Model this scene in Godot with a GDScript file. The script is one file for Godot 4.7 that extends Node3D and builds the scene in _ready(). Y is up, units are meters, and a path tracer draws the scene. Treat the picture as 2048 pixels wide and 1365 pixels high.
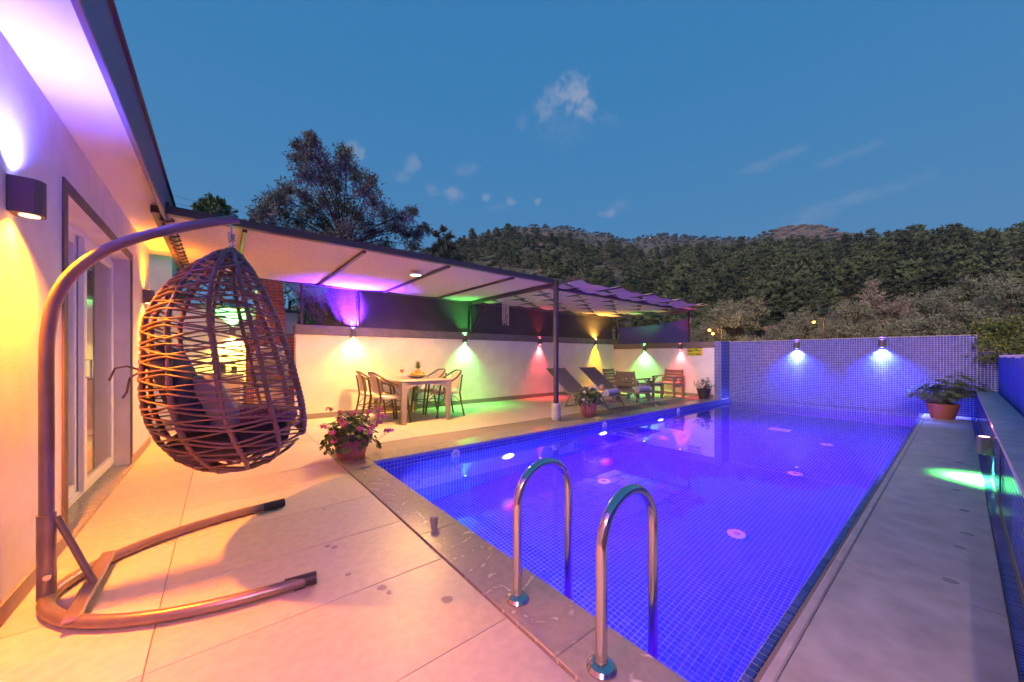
extends Node3D
# Villa terrace with a mosaic pool at dusk. World axes: -Z runs along the pool, +X across it; the deck is y = 0.

class MB:
	var v := PackedVector3Array()
	var n := PackedVector3Array()
	var c := PackedColorArray()
	var col := Color(1, 1, 1)
	var use_col := false
	func t3(a: Vector3, b: Vector3, d: Vector3, na: Vector3, nb: Vector3, nd: Vector3) -> void:
		if (b - a).cross(d - a).dot(na + nb + nd) < 0.0:
			v.append(a); v.append(b); v.append(d)
			n.append(na); n.append(nb); n.append(nd)
		else:
			v.append(a); v.append(d); v.append(b)
			n.append(na); n.append(nd); n.append(nb)
		if use_col:
			c.append(col); c.append(col); c.append(col)
	func tri(a: Vector3, b: Vector3, d: Vector3, out: Vector3) -> void:
		var g := (b - a).cross(d - a).normalized()
		if g.dot(out) < 0.0:
			g = -g
		t3(a, b, d, g, g, g)
	func quad(a: Vector3, b: Vector3, d: Vector3, e: Vector3, out: Vector3) -> void:
		tri(a, b, d, out)
		tri(a, d, e, out)
	func box(at: Vector3, size: Vector3, bev := 0.0, basis := Basis()) -> void:
		var h := size / 2.0
		var b := minf(bev, minf(h.x, minf(h.y, h.z)) * 0.9)
		var P := func(s: Vector3, ax: int) -> Vector3:
			var p := Vector3(s.x * (h.x - b), s.y * (h.y - b), s.z * (h.z - b))
			p[ax] = s[ax] * h[ax]
			return at + basis * p
		for ax in 3:
			var u := (ax + 1) % 3
			var w := (ax + 2) % 3
			for sg in [-1.0, 1.0]:
				var q := []
				for k in [[-1.0, -1.0], [1.0, -1.0], [1.0, 1.0], [-1.0, 1.0]]:
					var s := Vector3()
					s[ax] = sg; s[u] = k[0]; s[w] = k[1]
					q.append(P.call(s, ax))
				var o := Vector3()
				o[ax] = sg
				quad(q[0], q[1], q[2], q[3], basis * o)
		if b > 0.0:
			for ax in 3:
				var u := (ax + 1) % 3
				var w := (ax + 2) % 3
				for su in [-1.0, 1.0]:
					for sw in [-1.0, 1.0]:
						var s0 := Vector3()
						s0[u] = su; s0[w] = sw; s0[ax] = -1.0
						var s1 := s0
						s1[ax] = 1.0
						var o := s0
						o[ax] = 0.0
						quad(P.call(s0, u), P.call(s1, u), P.call(s1, w), P.call(s0, w), basis * o)
			for sx in [-1.0, 1.0]:
				for sy in [-1.0, 1.0]:
					for sz in [-1.0, 1.0]:
						var s := Vector3(sx, sy, sz)
						tri(P.call(s, 0), P.call(s, 1), P.call(s, 2), basis * s)
	func tube(pts: Array, rad, sides := 8, caps := true, flat := 1.0) -> void:
		var k := pts.size()
		var t0: Vector3 = (pts[1] - pts[0]).normalized()
		var up := Vector3.UP if absf(t0.y) < 0.9 else Vector3.RIGHT
		var side := t0.cross(up).normalized()
		var ring := []
		var nor := []
		for i in k:
			var t: Vector3 = ((pts[mini(i + 1, k - 1)] as Vector3) - (pts[maxi(i - 1, 0)] as Vector3)).normalized()
			side = (side - t * side.dot(t)).normalized()
			var w := t.cross(side).normalized()
			var r: float = rad[i] if rad is Array else rad
			var a := []
			var b := []
			for j in sides:
				var ang := TAU * (j + 0.5) / sides
				var dir := side * cos(ang) + w * sin(ang)
				a.append((pts[i] as Vector3) + side * (cos(ang) * r) + w * (sin(ang) * r * flat))
				b.append(dir)
			ring.append(a)
			nor.append(b)
		for i in k - 1:
			for j in sides:
				var j2 := (j + 1) % sides
				t3(ring[i][j], ring[i + 1][j], ring[i + 1][j2], nor[i][j], nor[i + 1][j], nor[i + 1][j2])
				t3(ring[i][j], ring[i + 1][j2], ring[i][j2], nor[i][j], nor[i + 1][j2], nor[i][j2])
		if caps:
			for e in [0, k - 1]:
				var o: Vector3 = (pts[0] - pts[1]) if e == 0 else (pts[k - 1] - pts[k - 2])
				for j in range(1, sides - 1):
					tri(ring[e][0], ring[e][j], ring[e][j + 1], o)
	func lathe(prof: Array, segs: int, at := Vector3.ZERO, flute := 0, depth := 0.0, basis := Basis()) -> void:
		# prof: Vector2(radius, height) from outside bottom to the top; smooth along the round, creased along the profile
		var A := func(i: int, j: int) -> Vector3:
			var ang := TAU * j / segs
			var r: float = prof[i].x
			if flute > 0:
				r *= 1.0 - depth * pow(absf(cos(ang * flute / 2.0)), 6.0)
			return at + basis * Vector3(cos(ang) * r, prof[i].y, sin(ang) * r)
		for i in prof.size() - 1:
			var d: Vector2 = (prof[i + 1] - prof[i]).normalized()
			if (prof[i + 1] - prof[i]).length() < 1e-6:
				continue
			for j in segs:
				var na := basis * Vector3(cos(TAU * j / segs) * d.y, -d.x, sin(TAU * j / segs) * d.y)
				var nb := basis * Vector3(cos(TAU * (j + 1) / segs) * d.y, -d.x, sin(TAU * (j + 1) / segs) * d.y)
				var p0: Vector3 = A.call(i, j)
				var p1: Vector3 = A.call(i, j + 1)
				var p2: Vector3 = A.call(i + 1, j + 1)
				var p3: Vector3 = A.call(i + 1, j)
				if flute > 0:
					var g := (p1 - p0).cross(p2 - p0)
					if g.length() > 1e-12:
						g = g.normalized()
						if g.dot(na + nb) < 0.0:
							g = -g
						na = g; nb = g
				if prof[i].x > 1e-5:
					t3(p0, p1, p2, na, nb, nb)
				if prof[i + 1].x > 1e-5:
					t3(p0, p2, p3, na, nb, na)
	func ball(at: Vector3, r: Vector3, segs := 10, rings := 6, basis := Basis()) -> void:
		for i in rings:
			for j in segs:
				var q := []
				var m := []
				for k in [[i, j], [i + 1, j], [i + 1, j + 1], [i, j + 1]]:
					var th: float = PI * k[0] / rings
					var ph: float = TAU * k[1] / segs
					var d := Vector3(sin(th) * cos(ph), cos(th), sin(th) * sin(ph))
					q.append(at + basis * (d * r))
					m.append((basis * (d / r)).normalized())
				if i > 0:
					t3(q[0], q[1], q[3], m[0], m[1], m[3])
				if i < rings - 1:
					t3(q[1], q[2], q[3], m[1], m[2], m[3])
	func leaf(at: Vector3, dir: Vector3, side: Vector3, length: float, width: float) -> void:
		var nn := dir.cross(side).normalized()
		var m := at + dir * (length * 0.45)
		var tip := at + dir * length - nn * (length * 0.12)
		var s1 := m + side * width * 0.5 + nn * width * 0.12
		var s2 := m - side * width * 0.5 + nn * width * 0.12
		tri(at, s1, tip, nn)
		tri(at, tip, s2, nn)
	func mesh() -> ArrayMesh:
		var a := []
		a.resize(Mesh.ARRAY_MAX)
		a[Mesh.ARRAY_VERTEX] = v
		a[Mesh.ARRAY_NORMAL] = n
		if use_col:
			a[Mesh.ARRAY_COLOR] = c
		var m := ArrayMesh.new()
		m.add_surface_from_arrays(Mesh.PRIMITIVE_TRIANGLES, a)
		return m

var used := {}
var M := {}
var rng := RandomNumberGenerator.new()

func rnd(a: float, b: float) -> float:
	return rng.randf_range(a, b)

func rdir() -> Vector3:
	var y := rnd(-1.0, 1.0)
	var p := rnd(0.0, TAU)
	var r := sqrt(maxf(0.0, 1.0 - y * y))
	return Vector3(r * cos(p), y, r * sin(p))

func numbered(called: String) -> String:
	var k: int = used.get(called, 0)
	used[called] = k + 1
	return called if k == 0 else "%s_%03d" % [called, k]

func tag(o: Node3D, label: String, category: String, group := "") -> Node3D:
	o.set_meta("label", label)
	o.set_meta("category", category)
	if group != "":
		o.set_meta("group", group)
	return o

func thing(called: String, label: String, category: String, at := Vector3.ZERO, turn := 0.0, group := "") -> Node3D:
	var o := Node3D.new()
	o.name = numbered(called)
	add_child(o)
	o.position = at
	o.rotation.y = turn
	return tag(o, label, category, group)

func obj(called: String, mesh: Mesh, m: Material, parent: Node3D, at := Vector3.ZERO) -> MeshInstance3D:
	var o := MeshInstance3D.new()
	o.mesh = mesh
	o.material_override = m
	o.name = numbered(called) if parent == self else called
	o.position = at
	parent.add_child(o, true)
	return o

func struct(called: String, mesh: Mesh, m: Material, at := Vector3.ZERO) -> MeshInstance3D:
	var o := obj(called, mesh, m, self, at)
	o.set_meta("kind", "structure")
	return o

func struct_node(called: String) -> Node3D:
	var o := Node3D.new()
	o.name = numbered(called)
	add_child(o)
	o.set_meta("kind", "structure")
	return o

func copy(o: Node3D, at: Vector3, turn := 0.0, label := "") -> Node3D:
	var r: Node3D = o.duplicate()
	var stem := String(o.name)
	if stem.length() > 4 and stem.substr(stem.length() - 4, 1) == "_" and stem.right(3).is_valid_int():
		stem = stem.left(stem.length() - 4)
	r.name = numbered(stem)
	add_child(r)
	r.position = at
	r.rotation.y = turn
	if label != "":
		r.set_meta("label", label)
	return r

func boxm(at: Vector3, size: Vector3, bev := 0.0) -> ArrayMesh:
	var b := MB.new()
	b.box(at, size, bev)
	return b.mesh()

func span(a: Vector3, b: Vector3, bev := 0.0) -> ArrayMesh:
	return boxm((a + b) / 2.0, (b - a).abs(), bev)

func lin(r: float, g: float, b: float) -> Color:
	return Color(r, g, b).linear_to_srgb()

func mat(called: String, col: Color, rough: float, metal := 0.0, spec := 0.5) -> StandardMaterial3D:
	var m := StandardMaterial3D.new()
	m.resource_name = called
	m.albedo_color = col
	m.roughness = rough
	m.metallic = metal
	m.metallic_specular = spec
	M[called] = m
	return m

func noise_tex(seed_: int, freq: float, octaves: int, lo: Color, hi: Color, size := 512, kind := FastNoiseLite.TYPE_SIMPLEX_SMOOTH, fractal := FastNoiseLite.FRACTAL_FBM) -> NoiseTexture2D:
	var f := FastNoiseLite.new()
	f.noise_type = kind
	f.seed = seed_
	f.frequency = freq
	f.fractal_type = fractal
	f.fractal_octaves = octaves
	var t := NoiseTexture2D.new()
	t.width = size
	t.height = size
	t.seamless = true
	t.noise = f
	var g := Gradient.new()
	g.set_color(0, lo)
	g.set_color(1, hi)
	t.color_ramp = g
	return t

func tri_map(m: StandardMaterial3D, scale: float, world := true) -> void:
	m.uv1_triplanar = true
	m.uv1_world_triplanar = world
	m.uv1_scale = Vector3.ONE * scale

func bump(m: StandardMaterial3D, tex: Texture2D, cm: float) -> void:
	m.heightmap_enabled = true
	m.heightmap_texture = tex
	m.heightmap_scale = cm

func glow(called: String, col: Color, energy: float) -> StandardMaterial3D:
	var m := mat(called, Color(0.9, 0.9, 0.9), 0.4)
	m.emission_enabled = true
	m.emission = col
	m.emission_energy_multiplier = energy
	return m

func smooth_path(p: Array, per: int) -> Array:
	var out := []
	for i in p.size() - 1:
		var a: Vector3 = p[maxi(i - 1, 0)]
		var b: Vector3 = p[i]
		var c: Vector3 = p[i + 1]
		var d: Vector3 = p[mini(i + 2, p.size() - 1)]
		for k in per:
			out.append(b.cubic_interpolate(c, a, d, float(k) / per))
	out.append(p[-1])
	return out

func sky_image() -> ImageTexture:
	# rows run from the zenith down; one colour to each row, then thin evening clouds
	var w := 2048
	var h := 1024
	var im := Image.create(w, h, false, Image.FORMAT_RGBF)
	var stops := [[0.0, Color(0.105, 0.235, 0.40)], [8.0, Color(0.082, 0.222, 0.405)], [20.0, Color(0.054, 0.198, 0.405)], [35.0, Color(0.034, 0.176, 0.392)], [60.0, Color(0.026, 0.156, 0.362)], [90.0, Color(0.023, 0.148, 0.35)]]
	for y in h:
		var el := 90.0 - 180.0 * (y + 0.5) / h
		im.fill_rect(Rect2i(0, y, w, 1), sky_row(maxf(el, 0.0), stops))
	var f := FastNoiseLite.new()
	f.seed = 5
	f.frequency = 0.045
	f.fractal_octaves = 5
	# clouds: azimuth from -Z (degrees, to the east positive), elevation, half width, half height, slope, thickness
	var clouds := [
		[-45.3, 35.3, 2.6, 1.9, 0.35, 0.6], [-41.2, 35.9, 3.0, 2.2, -0.1, 1.0], [-39.6, 34.6, 2.4, 1.6, -0.4, 0.7], [-43.0, 32.5, 5.5, 2.6, 0.0, 0.16], [-49.5, 33.0, 1.4, 1.2, 0.2, 0.2], [-36.0, 32.4, 2.0, 0.8, -0.3, 0.15],
		[-75.0, 27.6, 1.9, 1.2, 0.2, 0.75], [-66.3, 27.3, 1.7, 1.2, 0.0, 0.55], [-68.2, 25.6, 1.8, 0.9, 0.0, 0.35], [-60.3, 24.0, 1.8, 1.1, 0.0, 0.75], [-58.5, 27.2, 2.4, 1.0, 0.1, 0.3], [-63.5, 24.2, 1.4, 0.8, 0.0, 0.4],
		[-55.3, 23.8, 0.9, 0.6, 0.0, 0.7], [-51.4, 23.3, 0.9, 0.6, 0.0, 0.7], [-47.1, 23.2, 0.8, 0.5, 0.0, 0.65], [-53.0, 22.4, 2.4, 0.7, 0.0, 0.2], [-36.5, 20.9, 1.5, 0.7, 0.0, 0.55], [-34.8, 21.8, 2.4, 1.0, 0.2, 0.25],
		[-15.5, 23.7, 4.4, 0.7, 0.15, 0.3], [-8.0, 22.3, 3.6, 0.55, 0.13, 0.26], [-8.4, 17.5, 8.0, 0.8, 0.12, 0.3], [-13.0, 15.9, 4.0, 0.7, 0.1, 0.35],
		[38.0, 31.0, 5.0, 1.6, 0.1, 0.6], [70.0, 22.0, 4.0, 1.2, -0.1, 0.6], [110.0, 28.0, 5.0, 1.5, 0.2, 0.6], [160.0, 20.0, 5.0, 1.2, 0.0, 0.6], [-120.0, 25.0, 4.0, 1.4, 0.1, 0.6], [-155.0, 32.0, 5.0, 1.8, 0.0, 0.6],
	]
	for cl in clouds:
		var x0 := int((cl[0] - cl[2] * 2.2) / 360.0 * w)
		var x1 := int((cl[0] + cl[2] * 2.2) / 360.0 * w)
		var y0 := int((90.0 - cl[1] - cl[3] * 2.2 - cl[2] * absf(cl[4])) / 180.0 * h)
		var y1 := int((90.0 - cl[1] + cl[3] * 2.2 + cl[2] * absf(cl[4])) / 180.0 * h)
		for y in range(maxi(y0, 0), mini(y1, h / 2)):
			for x in range(x0, x1):
				var az := 360.0 * (x + 0.5) / w
				var el := 90.0 - 180.0 * (y + 0.5) / h
				var dx: float = (az - cl[0]) / cl[2]
				var dy: float = (el - cl[1] - (az - cl[0]) * cl[4]) / cl[3]
				if dy < 0.0:
					dy *= 0.75
				var d := 1.0 - (dx * dx + dy * dy)
				var k := d * 0.8 + f.get_noise_2d(x * 1.6, y * 2.2) * 0.6 + f.get_noise_2d(x * 5.0 + 300.0, y * 6.0) * 0.4
				k = clampf(k, 0.0, 1.0) * clampf(d + 1.2, 0.0, 1.0)
				if k > 0.0:
					var xx := posmod(x, w)
					var a: float = smoothstep(0.0, 0.95, k) * cl[5] * 0.7
					im.set_pixel(xx, y, im.get_pixel(xx, y).lerp(Color(0.25, 0.31, 0.44), a))
	return ImageTexture.create_from_image(im)

func sky_row(el: float, stops: Array) -> Color:
	for i in stops.size() - 1:
		if el <= stops[i + 1][0]:
			return (stops[i][1] as Color).lerp(stops[i + 1][1], (el - stops[i][0]) / (stops[i + 1][0] - stops[i][0]))
	return stops[-1][1]

func _ready() -> void:
	rng.seed = 20240
	# camera: level, turned 51 degrees from the pool's long axis, lens shifted up a little
	var cam := Camera3D.new()
	cam.name = "camera"
	cam.projection = Camera3D.PROJECTION_FRUSTUM
	cam.near = 0.05
	cam.far = 4000.0
	cam.size = 2.0 * 0.05 * 682.5 / 722.0
	cam.frustum_offset = Vector2(0.0, 0.05 * 30.5 / 722.0)
	add_child(cam)
	cam.position = Vector3(0, 1.15, 0)
	cam.rotation_degrees = Vector3(0, 51.15, 0)
	cam.current = true
	# dusk sky
	var env := Environment.new()
	env.background_mode = Environment.BG_SKY
	var sky := Sky.new()
	var sm := PanoramaSkyMaterial.new()
	sm.panorama = sky_image()
	sky.sky_material = sm
	env.sky = sky
	env.background_energy_multiplier = 1.0
	env.tonemap_mode = Environment.TONE_MAPPER_LINEAR
	env.tonemap_exposure = 1.22
	env.fog_enabled = true
	env.fog_density = 0.00028
	env.fog_light_color = Color(0.55, 0.72, 0.9)
	env.sdfgi_enabled = true
	env.ssao_enabled = true
	env.ssil_enabled = true
	var we := WorldEnvironment.new()
	we.name = "world_environment"
	we.environment = env
	add_child(we)
	# the last warm glow of the set sun, very soft
	var sun := DirectionalLight3D.new()
	sun.name = "evening_glow"
	sun.light_color = Color(1.0, 0.82, 0.74)
	sun.light_energy = 1.0
	sun.light_angular_distance = 24.0
	sun.shadow_enabled = true
	add_child(sun)
	sun.rotation_degrees = Vector3(-21, 14.0, 0)
	materials()
	print("setting")
	ground_and_hills()
	deck()
	pool()
	walls()
	house()
	kitchen()
	pergola()
	print("things")
	lamps()
	swing()
	dining()
	lounge()
	pots()
	small_things()
	print("trees")
	trees()
	print("done")

func materials() -> void:
	var m: StandardMaterial3D
	var fine := noise_tex(11, 0.016, 7, Color(0.91, 0.91, 0.91), Color(1, 1, 1), 1024)
	var grain := noise_tex(12, 0.09, 4, Color(0.0, 0.0, 0.0), Color(1, 1, 1))
	var patchy := noise_tex(13, 0.005, 6, Color(0.80, 0.80, 0.80), Color(1, 1, 1), 1024)
	# porcelain deck slabs, four tones
	for k in 4:
		m = mat("porcelain_%d" % k, lin(0.46 + 0.03 * k, 0.42 + 0.025 * k, 0.37 + 0.02 * k), 0.5)
		m.albedo_texture = fine
		m.roughness_texture = noise_tex(20, 0.012, 4, Color(0.75, 0.75, 0.75), Color(1, 1, 1)) if k == 0 else M.porcelain_0.roughness_texture
		tri_map(m, 0.9)
		m.uv1_offset = Vector3(0.31 * k, 0.17 * k, 0.53 * k)
	mat("joint", lin(0.22, 0.19, 0.16), 0.9)
	# veined marble of the pool coping
	var vein := noise_tex(31, 0.006, 5, Color(0, 0, 0), Color(1, 1, 1), 1024, FastNoiseLite.TYPE_SIMPLEX, FastNoiseLite.FRACTAL_RIDGED)
	var vg := Gradient.new()
	vg.offsets = PackedFloat32Array([0.0, 0.40, 0.72, 0.80, 0.88, 0.98])
	vg.colors = PackedColorArray([lin(0.24, 0.22, 0.195), lin(0.31, 0.29, 0.26), lin(0.26, 0.24, 0.215), lin(0.36, 0.335, 0.305), lin(0.52, 0.49, 0.46), lin(0.70, 0.66, 0.62)])
	vein.color_ramp = vg
	for k in 3:
		m = mat("marble_%d" % k, Color(1, 1, 1), 0.22)
		m.albedo_texture = vein
		tri_map(m, 0.55)
		m.uv1_offset = Vector3(0.37 * k, 0.2 * k, 0.61 * k)
	# stone of the narrow terrace and the low wall's capping
	for k in 2:
		m = mat("stone_%d" % k, lin(0.58 + 0.02 * k, 0.54 + 0.02 * k, 0.53 + 0.02 * k), 0.5)
		m.albedo_texture = patchy
		tri_map(m, 0.8)
		m.uv1_offset = Vector3(0.4 * k, 0.1, 0.7 * k)
		bump(m, grain, 0.05)
	# glass mosaic and its grout
	var tone := [lin(0.035, 0.065, 0.37), lin(0.05, 0.085, 0.42), lin(0.028, 0.05, 0.31), lin(0.07, 0.10, 0.45)]
	for k in 4:
		mat("mosaic_%d" % k, tone[k], 0.12)
	m = mat("mosaic_many", Color(1, 1, 1), 0.12)
	m.vertex_color_use_as_albedo = true
	m = mat("grout", lin(0.56, 0.55, 0.55), 0.85)
	m.albedo_texture = patchy
	tri_map(m, 1.4)
	# plaster
	m = mat("plaster", lin(0.80, 0.76, 0.69), 0.85)
	m.albedo_texture = noise_tex(14, 0.006, 5, Color(0.93, 0.93, 0.93), Color(1, 1, 1))
	tri_map(m, 0.7)
	bump(m, grain, 0.05)
	m = mat("house_plaster", lin(0.80, 0.77, 0.72), 0.8)
	m.albedo_texture = M.plaster.albedo_texture
	tri_map(m, 1.1)
	bump(m, grain, 0.06)
	mat("soffit_paint", lin(0.82, 0.8, 0.77), 0.7)
	m = mat("wall_cap", lin(0.19, 0.165, 0.145), 0.7)
	m.albedo_texture = patchy
	tri_map(m, 1.0)
	mat("skirting", lin(0.24, 0.21, 0.185), 0.5)
	mat("brown_trim", lin(0.10, 0.075, 0.065), 0.55)
	mat("fascia", lin(0.13, 0.11, 0.15), 0.45)
	mat("pvc", lin(0.80, 0.79, 0.78), 0.3)
	m = mat("window_glass", Color(0.9, 0.95, 0.95, 0.06), 0.0)
	m.transparency = BaseMaterial3D.TRANSPARENCY_ALPHA
	mat("curtain", lin(0.72, 0.70, 0.72), 0.9)
	M.curtain.backlight_enabled = true
	M.curtain.backlight = Color(0.5, 0.5, 0.5)
	mat("room", lin(0.55, 0.5, 0.45), 0.9)
	# metals
	mat("steel", lin(0.62, 0.60, 0.57), 0.16, 1.0)
	m = mat("dark_steel", lin(0.045, 0.035, 0.04), 0.42, 0.0)
	m = mat("swing_paint", lin(0.24, 0.20, 0.19), 0.32, 0.5)
	m.albedo_texture = noise_tex(41, 0.012, 5, Color(0.86, 0.86, 0.86), Color(1, 1, 1))
	tri_map(m, 1.0)
	mat("lamp_body", lin(0.09, 0.08, 0.085), 0.4)
	mat("white_plastic", lin(0.75, 0.74, 0.72), 0.35)
	# cloth
	var weave := noise_tex(51, 0.22, 2, Color(0, 0, 0), Color(1, 1, 1))
	m = mat("canopy", lin(0.60, 0.53, 0.44), 0.9)
	m.albedo_texture = noise_tex(52, 0.03, 4, Color(0.85, 0.85, 0.85), Color(1, 1, 1))
	tri_map(m, 1.2)
	m.backlight_enabled = true
	m.backlight = Color(0.35, 0.33, 0.3)
	bump(m, weave, 0.1)
	m = mat("shade_net", Color(lin(0.075, 0.065, 0.06), 0.72), 0.9)
	m.transparency = BaseMaterial3D.TRANSPARENCY_ALPHA
	m.albedo_texture = noise_tex(53, 0.16, 3, Color(0.75, 0.75, 0.75), Color(1, 1, 1))
	tri_map(m, 1.6)
	m = mat("dense_net", Color(lin(0.075, 0.065, 0.06), 0.94), 0.9)
	m.transparency = BaseMaterial3D.TRANSPARENCY_ALPHA
	m.albedo_texture = M.shade_net.albedo_texture
	tri_map(m, 1.6)
	m = mat("blue_tarp", lin(0.06, 0.075, 0.30), 0.6)
	m.albedo_texture = M.canopy.albedo_texture
	tri_map(m, 1.2)
	m = mat("blue_screen", lin(0.02, 0.09, 0.72), 0.65)
	m.albedo_texture = noise_tex(54, 0.12, 3, Color(0.8, 0.8, 0.8), Color(1, 1, 1))
	tri_map(m, 2.0)
	m = mat("towel", lin(0.42, 0.40, 0.44), 0.95)
	bump(m, grain, 0.4)
	tri_map(m, 5.0)
	# furniture
	mat("wicker", lin(0.15, 0.085, 0.06), 0.42)
	m = mat("resin_rattan", lin(0.40, 0.32, 0.25), 0.5)
	bump(m, noise_tex(61, 0.12, 2, Color(0, 0, 0), Color(1, 1, 1)), 0.15)
	tri_map(m, 6.0)
	mat("bamboo_metal", lin(0.10, 0.055, 0.025), 0.4)
	m = mat("cream_mesh", lin(0.58, 0.50, 0.38), 0.75)
	bump(m, weave, 0.08)
	tri_map(m, 5.0)
	m = mat("taupe_mesh", lin(0.17, 0.145, 0.125), 0.8)
	bump(m, weave, 0.08)
	tri_map(m, 5.0)
	mat("taupe_frame", lin(0.17, 0.145, 0.125), 0.45)
	m = mat("taupe_resin", lin(0.26, 0.21, 0.17), 0.5)
	m.albedo_texture = noise_tex(62, 0.03, 4, Color(0.8, 0.8, 0.8), Color(1, 1, 1))
	tri_map(m, 3.0)
	m = mat("terracotta", lin(0.42, 0.155, 0.075), 0.62)
	m.albedo_texture = noise_tex(63, 0.02, 5, Color(0.8, 0.8, 0.8), Color(1, 1, 1))
	tri_map(m, 3.0)
	mat("black_pot", lin(0.03, 0.025, 0.025), 0.35)
	mat("soil", lin(0.05, 0.035, 0.025), 0.95)
	mat("cushion_dark", lin(0.055, 0.04, 0.045), 0.95)
	mat("cushion_navy", lin(0.05, 0.05, 0.09), 0.9)
	mat("cushion_grey", lin(0.30, 0.29, 0.30), 0.95)
	m = mat("cushion_pink", lin(0.42, 0.18, 0.16), 0.95)
	m.albedo_texture = noise_tex(64, 0.03, 3, Color(0.45, 0.4, 0.5), Color(1, 1, 1))
	tri_map(m, 4.0, false)
	# brick
	for k in 3:
		m = mat("brick_%d" % k, lin(0.30 + 0.05 * k, 0.085 + 0.015 * k, 0.045 + 0.01 * k), 0.8)
		m.albedo_texture = patchy
		tri_map(m, 4.0)
	mat("mortar", lin(0.48, 0.43, 0.37), 0.9)
	# growth: colour comes with the leaves
	m = mat("leaves", Color(1, 1, 1), 0.6)
	m.vertex_color_use_as_albedo = true
	m.backlight_enabled = true
	m.backlight = Color(0.25, 0.3, 0.12)
	m = mat("wood_leaves", Color(1, 1, 1), 0.85)
	m.vertex_color_use_as_albedo = true
	m = mat("bark", lin(0.09, 0.07, 0.055), 0.9)
	m.albedo_texture = noise_tex(71, 0.05, 4, Color(0.5, 0.5, 0.5), Color(1, 1, 1))
	tri_map(m, 3.0)
	m = mat("hill_soil", lin(0.22, 0.205, 0.155), 0.95)
	m.albedo_texture = noise_tex(72, 0.02, 6, Color(0.35, 0.4, 0.35), Color(1, 0.97, 0.9))
	tri_map(m, 0.025)
	m = mat("rock", lin(0.36, 0.325, 0.285), 0.9)
	m.albedo_texture = noise_tex(73, 0.02, 6, Color(0.4, 0.4, 0.42), Color(1, 0.98, 0.94))
	tri_map(m, 0.12)
	m = mat("earth", lin(0.12, 0.10, 0.075), 0.95)
	m.albedo_texture = patchy
	tri_map(m, 0.2)
	# water of the pool
	m = mat("pool_water", Color(0.96, 0.98, 1.0, 0.0), 0.0)
	m.transparency = BaseMaterial3D.TRANSPARENCY_ALPHA
	m.refraction_enabled = true
	m.refraction_scale = 0.0333
	m.normal_enabled = true
	var wn := noise_tex(81, 0.006, 3, Color(0, 0, 0), Color(1, 1, 1))
	wn.color_ramp = null
	wn.as_normal_map = true
	wn.bump_strength = 1.0
	m.normal_texture = wn
	m.normal_scale = 0.035
	tri_map(m, 0.7)

# ---------------------------------------------------------------- ground and hills
const FWD := Vector3(-0.7788, 0, -0.6273)
const RGT := Vector3(0.6273, 0, -0.7788)
var hill_noise := FastNoiseLite.new()
var RIDGE_NEAR := [[300, 705], [560, 640], [760, 545], [820, 520], [860, 497], [900, 480], [950, 467], [1000, 460], [1050, 462], [1100, 472], [1200, 489], [1300, 502], [1400, 499], [1500, 490], [1600, 488], [1700, 482], [1800, 472], [1900, 465], [2048, 468], [2400, 470], [3200, 480]]
var RIDGE_FAR := [[300, 700], [760, 560], [900, 480], [1000, 456], [1060, 446], [1120, 448], [1200, 460], [1260, 476], [1300, 465], [1330, 463], [1400, 469], [1500, 471], [1540, 457], [1580, 446], [1640, 446], [1690, 462], [1750, 472], [1850, 482], [2100, 490], [3200, 500]]

func along(a: float) -> Vector3:
	return FWD * cos(a) + RGT * sin(a)

func ridge(table: Array, a: float) -> float:
	# tangent of the ridge's height seen from the terrace, towards azimuth a
	var u := 1024.0 + 722.0 * tan(a)
	for i in table.size() - 1:
		if u <= table[i + 1][0]:
			var t := clampf((u - table[i][0]) / float(table[i + 1][0] - table[i][0]), 0.0, 1.0)
			t = t * t * (3.0 - 2.0 * t)
			return (713.0 - lerpf(table[i][1], table[i + 1][1], t)) / 722.0 * cos(a)
	return (713.0 - table[-1][1]) / 722.0 * cos(a)

func hill_height(a: float, r: float, far: bool) -> float:
	var r0 := 320.0 if far else 42.0
	var r1 := 680.0 if far else 240.0
	var top: float = ridge(RIDGE_FAR if far else RIDGE_NEAR, a) * r1 - (3.0 if far else 2.0)
	var t := (r - r0) / (r1 - r0)
	var p := along(a) * r
	var bumps := hill_noise.get_noise_2d(p.x, p.z) * (14.0 if far else 6.0)
	if t <= 0.0:
		return -0.05 + t
	if t <= 1.0:
		return top * pow(t, 1.18) + bumps * t * (1.0 - t) * 3.0
	return top * (1.0 - (t - 1.0) * 0.9) + bumps * (t - 1.0)

func hill_mesh(far: bool) -> ArrayMesh:
	var b := MB.new()
	var r0 := 300.0 if far else 40.0
	var r1 := 900.0 if far else 330.0
	var na := 200
	var nr := 34
	var grid := []
	for i in na + 1:
		var a := deg_to_rad(-40.0 + 118.0 * i / na)
		var row := []
		for j in nr + 1:
			var r := r0 + (r1 - r0) * j / nr
			row.append(along(a) * r + Vector3.UP * hill_height(a, r, far))
		grid.append(row)
	var nor := []
	for i in na + 1:
		var row := []
		for j in nr + 1:
			var du: Vector3 = grid[mini(i + 1, na)][j] - grid[maxi(i - 1, 0)][j]
			var dv: Vector3 = grid[i][mini(j + 1, nr)] - grid[i][maxi(j - 1, 0)]
			var g := du.cross(dv).normalized()
			row.append(g if g.y > 0.0 else -g)
		nor.append(row)
	for i in na:
		for j in nr:
			b.t3(grid[i][j], grid[i + 1][j], grid[i + 1][j + 1], nor[i][j], nor[i + 1][j], nor[i + 1][j + 1])
			b.t3(grid[i][j], grid[i + 1][j + 1], grid[i][j + 1], nor[i][j], nor[i + 1][j + 1], nor[i][j + 1])
	return b.mesh()

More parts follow.
